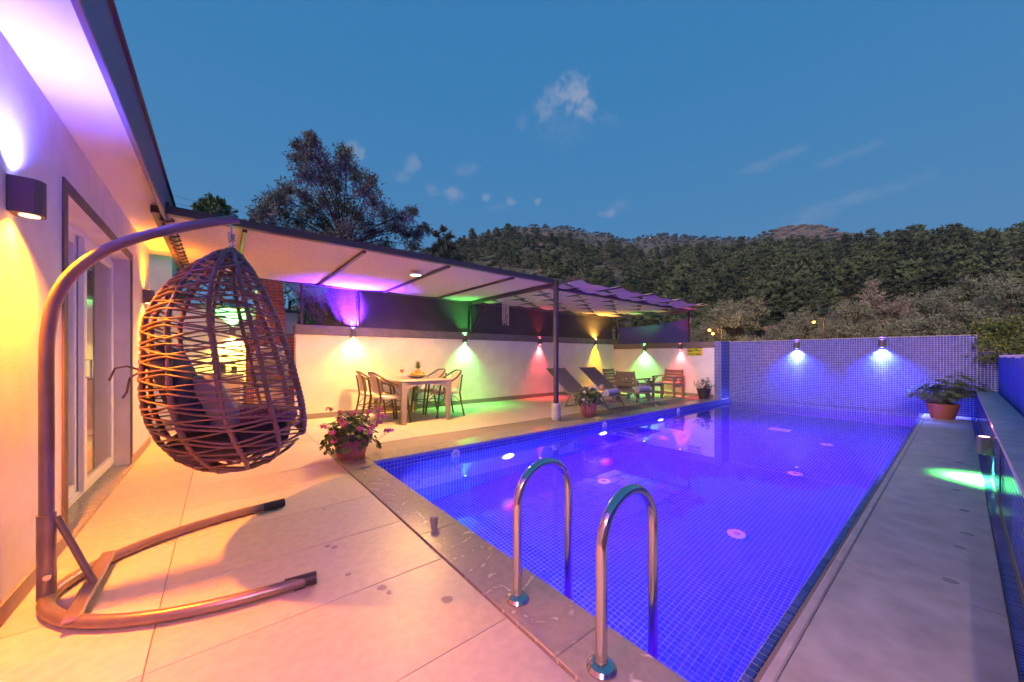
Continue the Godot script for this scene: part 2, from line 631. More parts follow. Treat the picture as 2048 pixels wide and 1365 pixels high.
func bush_mesh(kind: int) -> ArrayMesh:
	# a crown one metre in radius standing on the origin: many small leaf clumps
	var b := MB.new()
	b.use_col = true
	if kind == 1:
		b.col = Color(0.09, 0.075, 0.06)
		b.tube([Vector3(0, -0.6, 0), Vector3(0.05, 1.0, 0)], 0.06, 4)
	var clumps := 16 if kind != 2 else 9
	for i in clumps:
		var d := rdir()
		var p: Vector3
		if kind == 1:  # pine: flat tiers
			var y := rnd(0.35, 1.9)
			var rr := (1.0 - absf(y - 0.9) * 0.65) * rnd(0.3, 0.95)
			var ph := rnd(0, TAU)
			p = Vector3(cos(ph) * rr, y, sin(ph) * rr)
		else:
			p = Vector3(d.x, absf(d.y) * 0.9 + 0.1, d.z) * rnd(0.35, 0.85) * Vector3(1, 1.1, 1)
		var tone := rnd(0.65, 1.35)
		for k in (16 if kind != 2 else 10):
			var q := p + rdir() * rnd(0.05, 0.36) * Vector3(1, 0.5 if kind == 1 else 0.8, 1)
			var f := rdir()
			f.y = absf(f.y) * 0.7
			f = f.normalized()
			var s := f.cross(rdir()).normalized()
			var kk := tone * rnd(0.75, 1.25)
			b.col = Color(kk, kk, kk * rnd(0.85, 1.0))
			b.leaf(q, f, s, rnd(0.2, 0.42) if kind != 2 else rnd(0.25, 0.5), rnd(0.14, 0.26) if kind != 2 else 0.05)
	return b.mesh()

func wood(called: String, label: String, mesh: Mesh, places: Array) -> void:
	var mm := MultiMesh.new()
	mm.transform_format = MultiMesh.TRANSFORM_3D
	mm.use_colors = true
	mm.mesh = mesh
	mm.instance_count = places.size()
	for i in places.size():
		mm.set_instance_transform(i, places[i][0])
		mm.set_instance_color(i, places[i][1])
	var o := MultiMeshInstance3D.new()
	o.multimesh = mm
	o.material_override = M.wood_leaves
	o.name = numbered(called)
	add_child(o)
	o.set_meta("kind", "stuff")
	tag(o, label, "woodland")

func ground_and_hills() -> void:
	hill_noise.seed = 4
	hill_noise.frequency = 0.012
	hill_noise.fractal_octaves = 4
	# the land, with the hole of the pool in it
	var b := MB.new()
	var R := 920.0
	for q in [[-R, -0.2, -R, -11.15], [-0.2, R, -R, R], [-R, -0.2, -1.05, R], [-R, -4.25, -11.15, -1.05]]:
		b.quad(Vector3(q[0], -0.06, q[2]), Vector3(q[1], -0.06, q[2]), Vector3(q[1], -0.06, q[3]), Vector3(q[0], -0.06, q[3]), Vector3.UP)
	struct("ground", b.mesh(), M.earth)
	struct("hill", hill_mesh(false), M.hill_soil)
	struct("far_hill", hill_mesh(true), M.hill_soil)
	var kinds := [bush_mesh(0), bush_mesh(1), bush_mesh(2), bush_mesh(0)]
	var lists := [[], [], [], []]
	var clear := FastNoiseLite.new()
	clear.seed = 9
	clear.frequency = 0.02
	var placed := 0
	while placed < 11000:
		var a := deg_to_rad(rnd(-30.0, 72.0))
		var t := sqrt(rnd(0.0, 1.0))
		var r := 44.0 + 205.0 * t
		var p := along(a) * r
		var gap := clear.get_noise_2d(p.x, p.z) * 1.3 + clear.get_noise_2d(p.x * 4.0 + 90.0, p.z * 4.0) * 0.6
		var u := 1024.0 + 722.0 * tan(a)
		var open := 0.22 if u < 1350.0 else 0.5
		placed += 1
		if gap > open:
			continue
		p.y = hill_height(a, r, false) - 0.25
		var which := 0
		var x := rnd(0, 1)
		var s := lerpf(0.7, 2.8, pow(rnd(0.0, 1.0), 2.0))
		if x < (0.45 if u > 1250.0 else 0.22):
			which = 1
			s = lerpf(0.9, 3.6, pow(rnd(0.0, 1.0), 2.0))
		elif x > 0.94:
			which = 2
			s = rnd(1.2, 2.2)
		elif x > 0.7:
			which = 3
			s = rnd(0.7, 1.6)
		var bs := Basis(Vector3.UP, rnd(0, TAU)).scaled(Vector3(s, s * rnd(0.8, 1.25), s))
		var base: Color = [Color(0.095, 0.118, 0.068), Color(0.072, 0.105, 0.052), Color(0.23, 0.205, 0.19), Color(0.15, 0.155, 0.10)][which]
		var k := rnd(0.5, 1.55)
		lists[which].append([Transform3D(bs, p), Color(base.r * k, base.g * k, base.b * k)])
	var far_list := []
	for i in 5000:
		var a := deg_to_rad(rnd(-24.0, 60.0))
		var r := 420.0 + 280.0 * sqrt(rnd(0, 1))
		var p := along(a) * r
		var u := 1024.0 + 722.0 * tan(a)
		var bare := u > 1555.0 and u < 1720.0
		if clear.get_noise_2d(p.x, p.z) + clear.get_noise_2d(p.x * 3.0, p.z * 3.0) > (-0.12 if bare else 0.45):
			continue
		p.y = hill_height(a, r, true) - 0.5
		var s := rnd(1.8, 3.6)
		var k := rnd(0.7, 1.25)
		far_list.append([Transform3D(Basis(Vector3.UP, rnd(0, TAU)).scaled(Vector3.ONE * s), p), Color(0.075 * k, 0.09 * k, 0.065 * k)])
	wood("scrub_woodland", "dark green scrub oak covering the slope of the near hill", kinds[0], lists[0])
	wood("pine_woodland", "dark tiered pines crowding the lower slope and the near ridge", kinds[1], lists[1])
	wood("dry_scrub", "grey leafless brush between the green scrub of the hill", kinds[2], lists[2])
	wood("low_scrub", "low olive-toned bushes filling gaps on the near hill", kinds[3], lists[3])
	wood("far_woodland", "sparse dark trees over the far rocky mountain", kinds[0], far_list)
	# pale rocks
	var rm := []
	for k in 3:
		var rb := MB.new()
		rb.ball(Vector3.ZERO, Vector3(1, 0.8, 1), 9, 6)
		var nz := FastNoiseLite.new()
		nz.seed = 40 + k
		nz.frequency = 0.8
		for i in rb.v.size():
			var q := rb.v[i]
			rb.v[i] = q * (1.0 + 0.75 * nz.get_noise_3dv(q))
		for i in range(0, rb.v.size(), 3):
			var g := (rb.v[i + 2] - rb.v[i]).cross(rb.v[i + 1] - rb.v[i]).normalized()
			rb.n[i] = g; rb.n[i + 1] = g; rb.n[i + 2] = g
		rm.append(rb.mesh())
	var spots := []
	for i in 900:
		var a := deg_to_rad(rnd(-14.0, 56.0))
		var r := 60.0 + 185.0 * sqrt(rnd(0, 1))
		var p := along(a) * r
		if clear.get_noise_2d(p.x, p.z) * 1.3 + clear.get_noise_2d(p.x * 4.0 + 90.0, p.z * 4.0) * 0.6 < 0.3:
			continue
		p.y = hill_height(a, r, false)
		var s := rnd(0.4, 1.7)
		spots.append(Transform3D(Basis(Vector3.UP, rnd(0, TAU)).scaled(Vector3(s, s * 0.7, s)), p))
	for i in 500:
		var a := atan((rnd(1545.0, 1720.0) - 1024.0) / 722.0)
		var r := 480.0 + 215.0 * sqrt(rnd(0, 1))
		var p := along(a) * r
		p.y = hill_height(a, r, true)
		var s := rnd(1.5, 6.0)
		spots.append(Transform3D(Basis(Vector3.UP, rnd(0, TAU)).scaled(Vector3(s * 1.4, s * 0.6, s)), p))
	var mm := MultiMesh.new()
	mm.transform_format = MultiMesh.TRANSFORM_3D
	mm.mesh = rm[0]
	mm.instance_count = spots.size()
	for i in spots.size():
		mm.set_instance_transform(i, spots[i])
	var o := MultiMeshInstance3D.new()
	o.multimesh = mm
	o.material_override = M.rock
	o.name = "hillside_rocks"
	add_child(o)
	o.set_meta("kind", "stuff")
	tag(o, "pale boulders and ledges scattered over the hillsides", "rocks")
	for q in [[1050, 475, 9.0, 6.5, 0], [1092, 479, 8.0, 7.5, 1], [1074, 492, 6.0, 3.0, 2], [1010, 474, 5.0, 2.0, 1], [935, 482, 5.0, 3.0, 0], [1215, 495, 6.0, 1.6, 2], [1760, 482, 6.0, 2.6, 0], [1690, 486, 4.0, 1.6, 1]]:
		var a := atan((q[0] - 1024.0) / 722.0)
		var want: float = (713.0 - q[1]) / 722.0 * cos(a)
		var r := 236.0
		while r > 60.0 and (hill_height(a, r, false) - 1.15) / r > want:
			r -= 1.0
		var p := along(a) * r
		p.y = hill_height(a, r, false)
		var t := obj("rock_outcrop", rm[q[4]], M.rock, self, p)
		t.basis = Basis(Vector3.UP, q[0] * 0.7).scaled(Vector3(q[2] * 0.8, q[3] * 0.8, q[2] * 0.7))
		tag(t, "pale grey rock outcrop rising above the scrub of the near hill", "rock", "rock outcrops on the hill")

# ---------------------------------------------------------------- deck and pool
func deck() -> void:
	var d := struct_node("pool_deck")
	var b := MB.new()
	for q in [[-8.7, -4.02, -10.6, -1.0], [-8.7, 0.19, -1.24, 0.80], [-8.7, -6.68, 0.80, 3.0], [-0.46, 0.24, -11.1, -1.24]]:
		b.box(Vector3((q[0] + q[1]) / 2.0, -0.106, (q[2] + q[3]) / 2.0), Vector3(q[1] - q[0], 0.20, q[3] - q[2]))
	obj("bedding", b.mesh(), M.joint, d)
	# porcelain slabs of 0.6 by 1.2 m
	var full := boxm(Vector3.ZERO, Vector3(0.596, 0.016, 1.196), 0.0015)
	var z0 := 0.22
	while z0 > -10.4:
		var za := z0
		z0 -= 1.2
		var zb := maxf(z0, -10.43)
		for k in range(-1, 13):
			var x1 := -1.25 - 0.6 * (k - 2)
			var xm := x1 - 0.6
			if za < -0.9 and x1 > -4.29:
				continue
			if x1 > 0.15:
				continue
			x1 = minf(x1, 0.13)
			if za < -0.9:
				x1 = minf(x1, -4.302)
			_slab(d, xm, x1, zb, za, full)
	for k in range(-1, 13):
		var x1 := -1.25 - 0.6 * (k - 2)
		if x1 > 0.15:
			continue
		_slab(d, x1 - 0.6, minf(x1, 0.13), 0.22, 0.742, full)
	for k in 3:
		for j in 2:
			_slab(d, -8.45 + 0.6 * k, -8.45 + 0.6 * (k + 1) if k < 2 else -6.7, 0.742 + 1.2 * j, 1.94 + 1.2 * j, full)
	# marble coping of the pool: along the near edge and the dining side
	var c := struct_node("pool_coping")
	var xs := [0.13, -0.96, -2.16, -3.36, -4.302]
	for i in 4:
		obj("coping_slab", span(Vector3(xs[i + 1] + 0.0015, -0.02, -1.275), Vector3(xs[i] - 0.0015, 0.012, -0.985), 0.003), M["marble_%d" % (i % 3)], c)
	var z := -1.278
	var i := 0
	while z > -10.95:
		var ze := maxf(z - 1.2, -11.0)
		if z < -10.3:
			obj("coping_slab", span(Vector3(-4.02, -0.02, ze), Vector3(-3.99, 0.012, z - 0.003), 0.003), M["marble_%d" % (i % 3)], c)
		else:
			obj("coping_slab", span(Vector3(-4.30, -0.02, maxf(ze, -10.43)), Vector3(-3.99, 0.012, z - 0.003), 0.003), M["marble_%d" % (i % 3)], c)
		z = ze
		i += 1
	# narrow stone terrace between the pool and the low wall
	var s := struct_node("side_terrace")
	z = -1.278
	i = 0
	for ze in [-1.45, -2.7, -3.95, -5.2, -6.45, -7.7, -8.95, -10.2, -10.99]:
		obj("stone_slab", span(Vector3(-0.405, -0.02, ze + 0.006), Vector3(0.132, 0.002, z - 0.001), 0.002), M["stone_%d" % (i % 2)], s)
		obj("edging_strip", span(Vector3(-0.444, -0.06, ze + 0.003), Vector3(-0.4085, 0.006, z - 0.001), 0.006), M["stone_%d" % ((i + 1) % 2)], s)
		z = ze
		i += 1
	tiles(s, Vector3(0.137, -0.008, -1.4), Vector3(0, 0, -1), Vector3(1, 0, 0), 380, 1, 0.025, 0.05, [0, 150, 0, 1])

func _slab(d: Node3D, x0: float, x1: float, z0: float, z1: float, full: Mesh) -> void:
	if x1 - x0 < 0.03 or z1 - z0 < 0.03:
		return
	var whole := absf(x1 - x0 - 0.6) < 0.002 and absf(z1 - z0 - 1.2) < 0.002
	var m: Mesh = full if whole else boxm(Vector3.ZERO, Vector3(x1 - x0 - 0.004, 0.016, z1 - z0 - 0.004), 0.0015)
	obj("porcelain_slab", m, M["porcelain_%d" % rng.randi_range(0, 3)], d, Vector3((x0 + x1) / 2.0, -0.008, (z0 + z1) / 2.0))

# a field of mosaic from origin: nu columns along u, nv rows along v; a block of it piece by piece, the rest as one part
func tiles(parent: Node3D, origin: Vector3, u: Vector3, v: Vector3, nu: int, nv: int, pu: float, pv: float, block: Array) -> void:
	var n := v.cross(u).normalized()
	var gap := 0.0064 if pu > 0.03 else 0.004
	var tile := boxm(Vector3.ZERO, Vector3(pu - gap, 0.005, pv - gap), 0.0012)
	var plain := boxm(Vector3.ZERO, Vector3(pu - gap, 0.005, pv - gap))
	var list := []
	for i in nu:
		for j in nv:
			var p := origin + u * (pu * (i + 0.5)) + v * (pv * (j + 0.5))
			var bs := Basis(u, n, v).rotated(u, rnd(-0.008, 0.008)).rotated(v, rnd(-0.008, 0.008))
			if i >= block[0] and i < block[1] and j >= block[2] and j < block[3]:
				var o := obj("mosaic_tile", tile, M["mosaic_%d" % [0, 0, 1, 2, 3][rng.randi_range(0, 4)]], parent)
				o.transform = Transform3D(bs, p)
			else:
				list.append(Transform3D(bs, p))
	if list.is_empty():
		return
	var mm := MultiMesh.new()
	mm.transform_format = MultiMesh.TRANSFORM_3D
	mm.use_colors = true
	mm.mesh = plain
	mm.instance_count = list.size()
	for i in list.size():
		mm.set_instance_transform(i, list[i])
		var k := rnd(0.7, 1.35)
		mm.set_instance_color(i, Color(0.04 * k, 0.068 * k * rnd(0.9, 1.1), 0.38 * minf(k, 1.2)))
	var o := MultiMeshInstance3D.new()
	o.multimesh = mm
	o.material_override = M.mosaic_many
	o.name = "mosaic_field"
	parent.add_child(o, true)
	o.set_meta("kind", "stuff")

func pool() -> void:
	var p := struct_node("pool_shell")
	var b := MB.new()
	b.box(Vector3(-2.275, -1.48, -6.13), Vector3(3.9, 0.20, 10.2))
	b.box(Vector3(-4.10, -0.70, -6.13), Vector3(0.2, 1.36, 10.2))
	b.box(Vector3(-2.225, -0.70, -1.17), Vector3(3.55, 1.36, 0.2))
	b.box(Vector3(-2.225, -0.69, -11.13), Vector3(3.55, 1.376, 0.26))
	b.box(Vector3(-0.44, -0.727, -6.13), Vector3(0.17, 1.306, 9.72))
	obj("basin", b.mesh(), M.grout, p)
	tiles(p, Vector3(-4.0, -1.38, -1.275), Vector3(1, 0, 0), Vector3(0, 0, -1), 87, 243, 0.04, 0.04, [45, 65, 12, 27])
	tiles(p, Vector3(-4.0, -0.022, -1.275), Vector3(0, 0, -1), Vector3(0, -1, 0), 243, 34, 0.04, 0.04, [0, 0, 0, 0])
	tiles(p, Vector3(-0.525, -0.076, -10.995), Vector3(0, 0, 1), Vector3(0, -1, 0), 243, 32, 0.04, 0.04, [0, 0, 0, 0])
	tiles(p, Vector3(-0.525, -0.022, -1.27), Vector3(-1, 0, 0), Vector3(0, -1, 0), 87, 34, 0.04, 0.04, [0, 0, 0, 0])
	tiles(p, Vector3(-4.0, -0.002, -11.0), Vector3(1, 0, 0), Vector3(0, -1, 0), 87, 34, 0.04, 0.04, [0, 0, 0, 0])
	# the tiled overflow ledge at the side terrace
	var l := struct_node("pool_ledge")
	tiles(l, Vector3(-0.525, -0.073, -1.29), Vector3(1, 0, 0), Vector3(0, 0, -1), 2, 242, 0.04, 0.04, [0, 2, 0, 140])
	var w := PlaneMesh.new()
	w.size = Vector2(3.475, 9.73)
	struct("water", w, M.pool_water, Vector3(-2.2625, -0.11, -6.135))
	# round lamps under water in the dining-side wall
	var lens := glow("pool_lamp_glow", Color(0.78, 0.80, 1.0), 7.0)
	var first: Node3D
	for k in 3:
		var at := Vector3(-3.995, -0.61, [-3.14, -5.29, -7.26][k])
		var t: Node3D
		if k == 0:
			t = thing("pool_lamp", "", "pool light", at, 0.0, "lamps in the pool wall")
			var m := MB.new()
			var turn := Basis(Vector3(0, 0, 1), -PI / 2)
			m.lathe([Vector2(0.125, 0.0), Vector2(0.125, 0.012), Vector2(0.11, 0.02), Vector2(0.098, 0.016)], 28, Vector3.ZERO, 0, 0.0, turn)
			obj("bezel", m.mesh(), M.white_plastic, t)
			m = MB.new()
			m.lathe([Vector2(0.099, 0.0), Vector2(0.099, 0.014), Vector2(0.06, 0.024), Vector2(0.0001, 0.027)], 28, Vector3.ZERO, 0, 0.0, turn)
			obj("lamp_lens", m.mesh(), lens, t)
			first = t
		else:
			t = copy(first, at)
		t.set_meta("label", ["round pool lamp under water beside the dining terrace, next to the geranium pot", "round pool lamp under water below the white-sleeved pergola post", "round pool lamp under water below the sun loungers"][k])
		var s := SpotLight3D.new()
		s.name = "pool_lamp_beam"
		add_child(s)
		s.position = at + Vector3(0.05, 0, 0)
		s.rotation_degrees = Vector3(-36, -90, 0)
		s.light_color = lin(0.40, 0.010, 1.0)
		s.light_energy = 40.0
		s.light_size = 0.1
		s.spot_angle = 85.0
		s.spot_angle_attenuation = 0.6
		s.spot_range = 20.0
		s.spot_attenuation = 2.0
		s.shadow_enabled = true
	# one more in the near wall, below the coping
	var nl := copy(first, Vector3(-2.75, -0.62, -1.276), PI / 2, "round pool lamp under water below the coping by the capped pipe")
	var ns := SpotLight3D.new()
	ns.name = "pool_lamp_beam"
	add_child(ns, true)
	ns.position = nl.position + Vector3(0, 0, -0.05)
	ns.rotation_degrees = Vector3(-18, 0, 0)
	ns.light_color = lin(0.12, 0.20, 1.0)
	ns.light_energy = 16.0
	ns.light_size = 0.1
	ns.spot_angle = 85.0
	ns.spot_angle_attenuation = 0.6
	ns.spot_range = 20.0
	ns.spot_attenuation = 2.0
	ns.shadow_enabled = true
	# inlets at the waterline
	var inl: Node3D
	for k in 3:
		var at := Vector3(-3.992, -0.085, [-2.3, -5.34, -8.04][k])
		if k == 0:
			inl = thing("pool_inlet", "", "pool fitting", at, 0.0, "inlets at the waterline")
			var turn := Basis(Vector3(0, 0, 1), -PI / 2)
			var m := MB.new()
			m.lathe([Vector2(0.062, 0.0), Vector2(0.062, 0.006), Vector2(0.055, 0.012), Vector2(0.0001, 0.012)], 24, Vector3.ZERO, 0, 0.0, turn)
			obj("face_plate", m.mesh(), M.white_plastic, inl)
			m = MB.new()
			m.lathe([Vector2(0.032, 0.012), Vector2(0.032, 0.016), Vector2(0.024, 0.016), Vector2(0.024, 0.012)], 18, Vector3.ZERO, 0, 0.0, turn)
			m.lathe([Vector2(0.012, 0.012), Vector2(0.010, 0.018), Vector2(0.0001, 0.018)], 12, Vector3.ZERO, 0, 0.0, turn)
			obj("nozzle", m.mesh(), M.cushion_grey, inl)
		else:
			inl = copy(inl, at)
		inl.set_meta("label", ["white round inlet in the blue waterline tiles near the geranium pot", "white round inlet in the blue waterline tiles below the sleeved post", "white round inlet in the blue waterline tiles near the tile pillar"][k])
	# white outlet covers on the pool floor
	var spots := [Vector3(-3.02, -1.377, -4.03), Vector3(-1.39, -1.377, -3.99), Vector3(-1.41, -1.377, -6.10), Vector3(-1.43, -1.377, -8.09)]
	var names := ["white round outlet cover on the pool floor close to the dining-side wall", "white round outlet cover on the pool floor nearest the ladder rails", "white round outlet cover on the pool floor between two others along the side terrace", "white round outlet cover on the pool floor toward the tiled end wall"]
	var oc: Node3D
	for k in 4:
		if k == 0:
			oc = thing("outlet_cover", "", "pool fitting", spots[k], 0.0, "outlet covers on the pool floor")
			var m := MB.new()
			m.lathe([Vector2(0.085, 0.0), Vector2(0.085, 0.008), Vector2(0.07, 0.016), Vector2(0.03, 0.016)], 24)
			obj("cover_ring", m.mesh(), M.white_plastic, oc)
			m = MB.new()
			m.lathe([Vector2(0.03, 0.012), Vector2(0.022, 0.026), Vector2(0.0001, 0.026)], 16)
			obj("knob", m.mesh(), M.cushion_grey, oc)
		else:
			oc = copy(oc, spots[k])
		oc.set_meta("label", names[k])
	var g := thing("floor_grate", "white rectangular grate on the pool floor far from the ladder", "pool fitting", Vector3(-2.29, -1.377, -8.81))
	var m2 := MB.new()
	for q in [[0.0, 0.12, 0.34, 0.02], [0.0, -0.12, 0.34, 0.02], [0.16, 0.0, 0.02, 0.22], [-0.16, 0.0, 0.02, 0.22]]:
		m2.box(Vector3(q[0], 0.008, q[1]), Vector3(q[2], 0.016, q[3]), 0.002)
	obj("frame", m2.mesh(), M.white_plastic, g)
	for k in 6:
		obj("grate_bar", boxm(Vector3(0, 0.007, -0.085 + 0.034 * k), Vector3(0.30, 0.008, 0.012)), M.white_plastic, g)
	# ladder rails of polished steel
	var rail: Node3D
	for k in 2:
		var at := Vector3([-1.30, -0.82][k], 0.012, -1.08)
		if k == 0:
			rail = thing("ladder_rail", "", "handrail", at, 0.0, "pool ladder rails")
			var pts := [Vector3(0, 0.005, 0), Vector3(0, 0.43, 0)]
			for i in range(1, 16):
				var a := PI * i / 16.0
				pts.append(Vector3(0, 0.43 + 0.178 * sin(a), -0.175 + 0.175 * cos(a)))
			pts.append(Vector3(0, 0.43, -0.35))
			pts.append(Vector3(0, -0.75, -0.35))
			var m := MB.new()
			m.tube(pts, 0.0215, 36)
			obj("tube", m.mesh(), M.steel, rail)
			m = MB.new()
			m.lathe([Vector2(0.056, 0.0), Vector2(0.055, 0.006), Vector2(0.046, 0.018), Vector2(0.034, 0.026), Vector2(0.0235, 0.028), Vector2(0.0225, 0.038), Vector2(0.021, 0.038)], 32)
			obj("base_flange", m.mesh(), M.steel, rail)
		else:
			rail = copy(rail, at)
		rail.set_meta("label", ["polished steel ladder rail on the marble coping, on the swing's side", "polished steel ladder rail on the marble coping, on the side terrace's side"][k])
	var cap := thing("valve_stub", "short grey capped pipe standing on the marble coping by the ladder", "pipe", Vector3(-2.19, 0.012, -1.10))
	var m3 := MB.new()
	m3.lathe([Vector2(0.02, 0.0), Vector2(0.02, 0.05)], 20)
	obj("pipe", m3.mesh(), M.cushion_grey, cap)
	m3 = MB.new()
	m3.lathe([Vector2(0.024, 0.03), Vector2(0.025, 0.032), Vector2(0.025, 0.068), Vector2(0.021, 0.075), Vector2(0.0001, 0.077)], 20, Vector3.ZERO, 12, 0.08)
	obj("cap", m3.mesh(), M.cushion_grey, cap)

# ---------------------------------------------------------------- garden walls
func walls() -> void:
	# white wall behind the dining terrace
	var w := thing("garden_wall", "long cream plastered wall with a dark capping behind the dining table and loungers", "wall", Vector3.ZERO)
	obj("plaster_face", span(Vector3(-7.65, -0.3, -10.65), Vector3(-7.45, 1.55, -1.04)), M.plaster, w)
	obj("capping", span(Vector3(-7.68, 1.55, -10.68), Vector3(-7.42, 1.72, -1.02), 0.006), M.wall_cap, w)
	obj("skirting", span(Vector3(-7.45, 0.001, -10.44), Vector3(-7.435, 0.10, -1.06), 0.003), M.skirting, w)
	w = thing("end_wall", "short cream plastered wall with a dark capping behind the slatted armchairs", "wall", Vector3.ZERO)
	obj("plaster_face", span(Vector3(-7.447, -0.3, -10.65), Vector3(-4.19, 1.39, -10.45)), M.plaster, w)
	obj("capping", span(Vector3(-7.415, 1.39, -10.68), Vector3(-4.20, 1.553, -10.42), 0.006), M.wall_cap, w)
	obj("skirting", span(Vector3(-7.43, 0.001, -10.45), Vector3(-4.20, 0.10, -10.435), 0.003), M.skirting, w)
	# mosaic wall at the pool's end, with the pillar that turns the corner
	w = thing("mosaic_wall", "tall wall of small blue mosaic tiles closing the far end of the pool", "wall", Vector3.ZERO)
	var b := MB.new()
	b.box(Vector3(-1.90, 0.772, -11.13), Vector3(4.21, 1.540, 0.26))
	b.box(Vector3(0.39, 0.62, -11.16), Vector3(0.37, 1.24, 0.26))
	obj("grout_bed", b.mesh(), M.grout, w)
	obj("capping", span(Vector3(-4.0, 1.544, -11.28), Vector3(0.20, 1.556, -10.985)), M.grout, w)
	tiles(w, Vector3(-4.0, 1.54, -11.0), Vector3(1, 0, 0), Vector3(0, -1, 0), 105, 39, 0.04, 0.0395, [78, 98, 16, 31])
	tiles(w, Vector3(0.205, 1.235, -11.03), Vector3(1, 0, 0), Vector3(0, -1, 0), 9, 31, 0.04, 0.0395, [0, 0, 0, 0])
	w = thing("mosaic_pillar", "narrow mosaic pillar between the cream end wall and the blue pool wall", "pillar", Vector3.ZERO)
	obj("grout_bed", span(Vector3(-4.185, -0.2, -11.25), Vector3(-4.02, 1.552, -10.43)), M.grout, w)
	tiles(w, Vector3(-4.183, 1.548, -10.43), Vector3(1, 0, 0), Vector3(0, -1, 0), 4, 39, 0.04, 0.0395, [0, 4, 0, 39])
	tiles(w, Vector3(-4.02, 1.548, -10.44), Vector3(0, 0, -1), Vector3(0, -1, 0), 14, 39, 0.04, 0.0395, [0, 3, 0, 39])
	# low wall along the side terrace
	w = thing("low_wall", "low mosaic wall with a stone capping running along the side terrace", "wall", Vector3.ZERO)
	obj("grout_bed", span(Vector3(0.195, -0.3, -10.99), Vector3(0.40, 0.497, 0.70)), M.grout, w)
	tiles(w, Vector3(0.195, 0.492, -10.98), Vector3(0, 0, 1), Vector3(0, -1, 0), 290, 12, 0.04, 0.04, [183, 208, 0, 12])
	var z := 0.70
	var i := 0
	while z > -10.9:
		var ze := maxf(z - 1.2, -10.985)
		obj("capping_slab", span(Vector3(0.183, 0.497, ze + 0.002), Vector3(0.41, 0.530, z), 0.004), M["stone_%d" % (i % 2)], w)
		z = ze
		i += 1
	var tr := thing("trim_strip", "thin dark upright strip on the face of the low mosaic wall", "trim", Vector3(0.186, 0.0, -4.46))
	obj("strip", span(Vector3(-0.004, 0.15, -0.008), Vector3(0.004, 0.495, 0.008), 0.001), M.dark_steel, tr)
	# screened fence above it
	var f := thing("screen_fence", "bright blue fabric screen laced to a fence behind the low wall", "fence", Vector3(0.43, 0.0, 0.0))
	b = MB.new()
	var nz := 90
	for k in nz:
		var za := -10.5 + 11.2 * k / nz
		var zb := -10.5 + 11.2 * (k + 1) / nz
		var xa := 0.012 * sin(za * 5.0) + 0.006 * sin(za * 17.0)
		var xb := 0.012 * sin(zb * 5.0) + 0.006 * sin(zb * 17.0)
		b.quad(Vector3(xa, 0.40, za), Vector3(xb, 0.40, zb), Vector3(xb, 1.14, zb), Vector3(xa, 1.14, za), Vector3(-1, 0, 0))
		b.quad(Vector3(xa + 0.004, 0.40, za), Vector3(xb + 0.004, 0.40, zb), Vector3(xb + 0.004, 1.14, zb), Vector3(xa + 0.004, 1.14, za), Vector3(1, 0, 0))
	obj("screen_fabric", b.mesh(), M.blue_screen, f)
	for k in 6:
		b = MB.new()
		b.tube([Vector3(0.03, -0.1, -10.62 + 2.25 * k), Vector3(0.03, 1.20, -10.62 + 2.25 * k)], 0.024, 10)
		obj("post", b.mesh(), M.dark_steel, f)
	b = MB.new()
	b.tube([Vector3(0.03, 1.15, -10.62), Vector3(0.03, 1.15, 0.65)], 0.012, 8)
	obj("top_rail", b.mesh(), M.steel, f)
	for k in 60:
		b = MB.new()
		var zz := -10.5 + 0.09 * k
		b.tube([Vector3(-0.004, 1.13, zz), Vector3(0.0, 1.165, zz + 0.02), Vector3(0.045, 1.168, zz + 0.035), Vector3(0.04, 1.13, zz + 0.045)], 0.004, 4)
		obj("lacing_loop", b.mesh(), M.white_plastic, f)

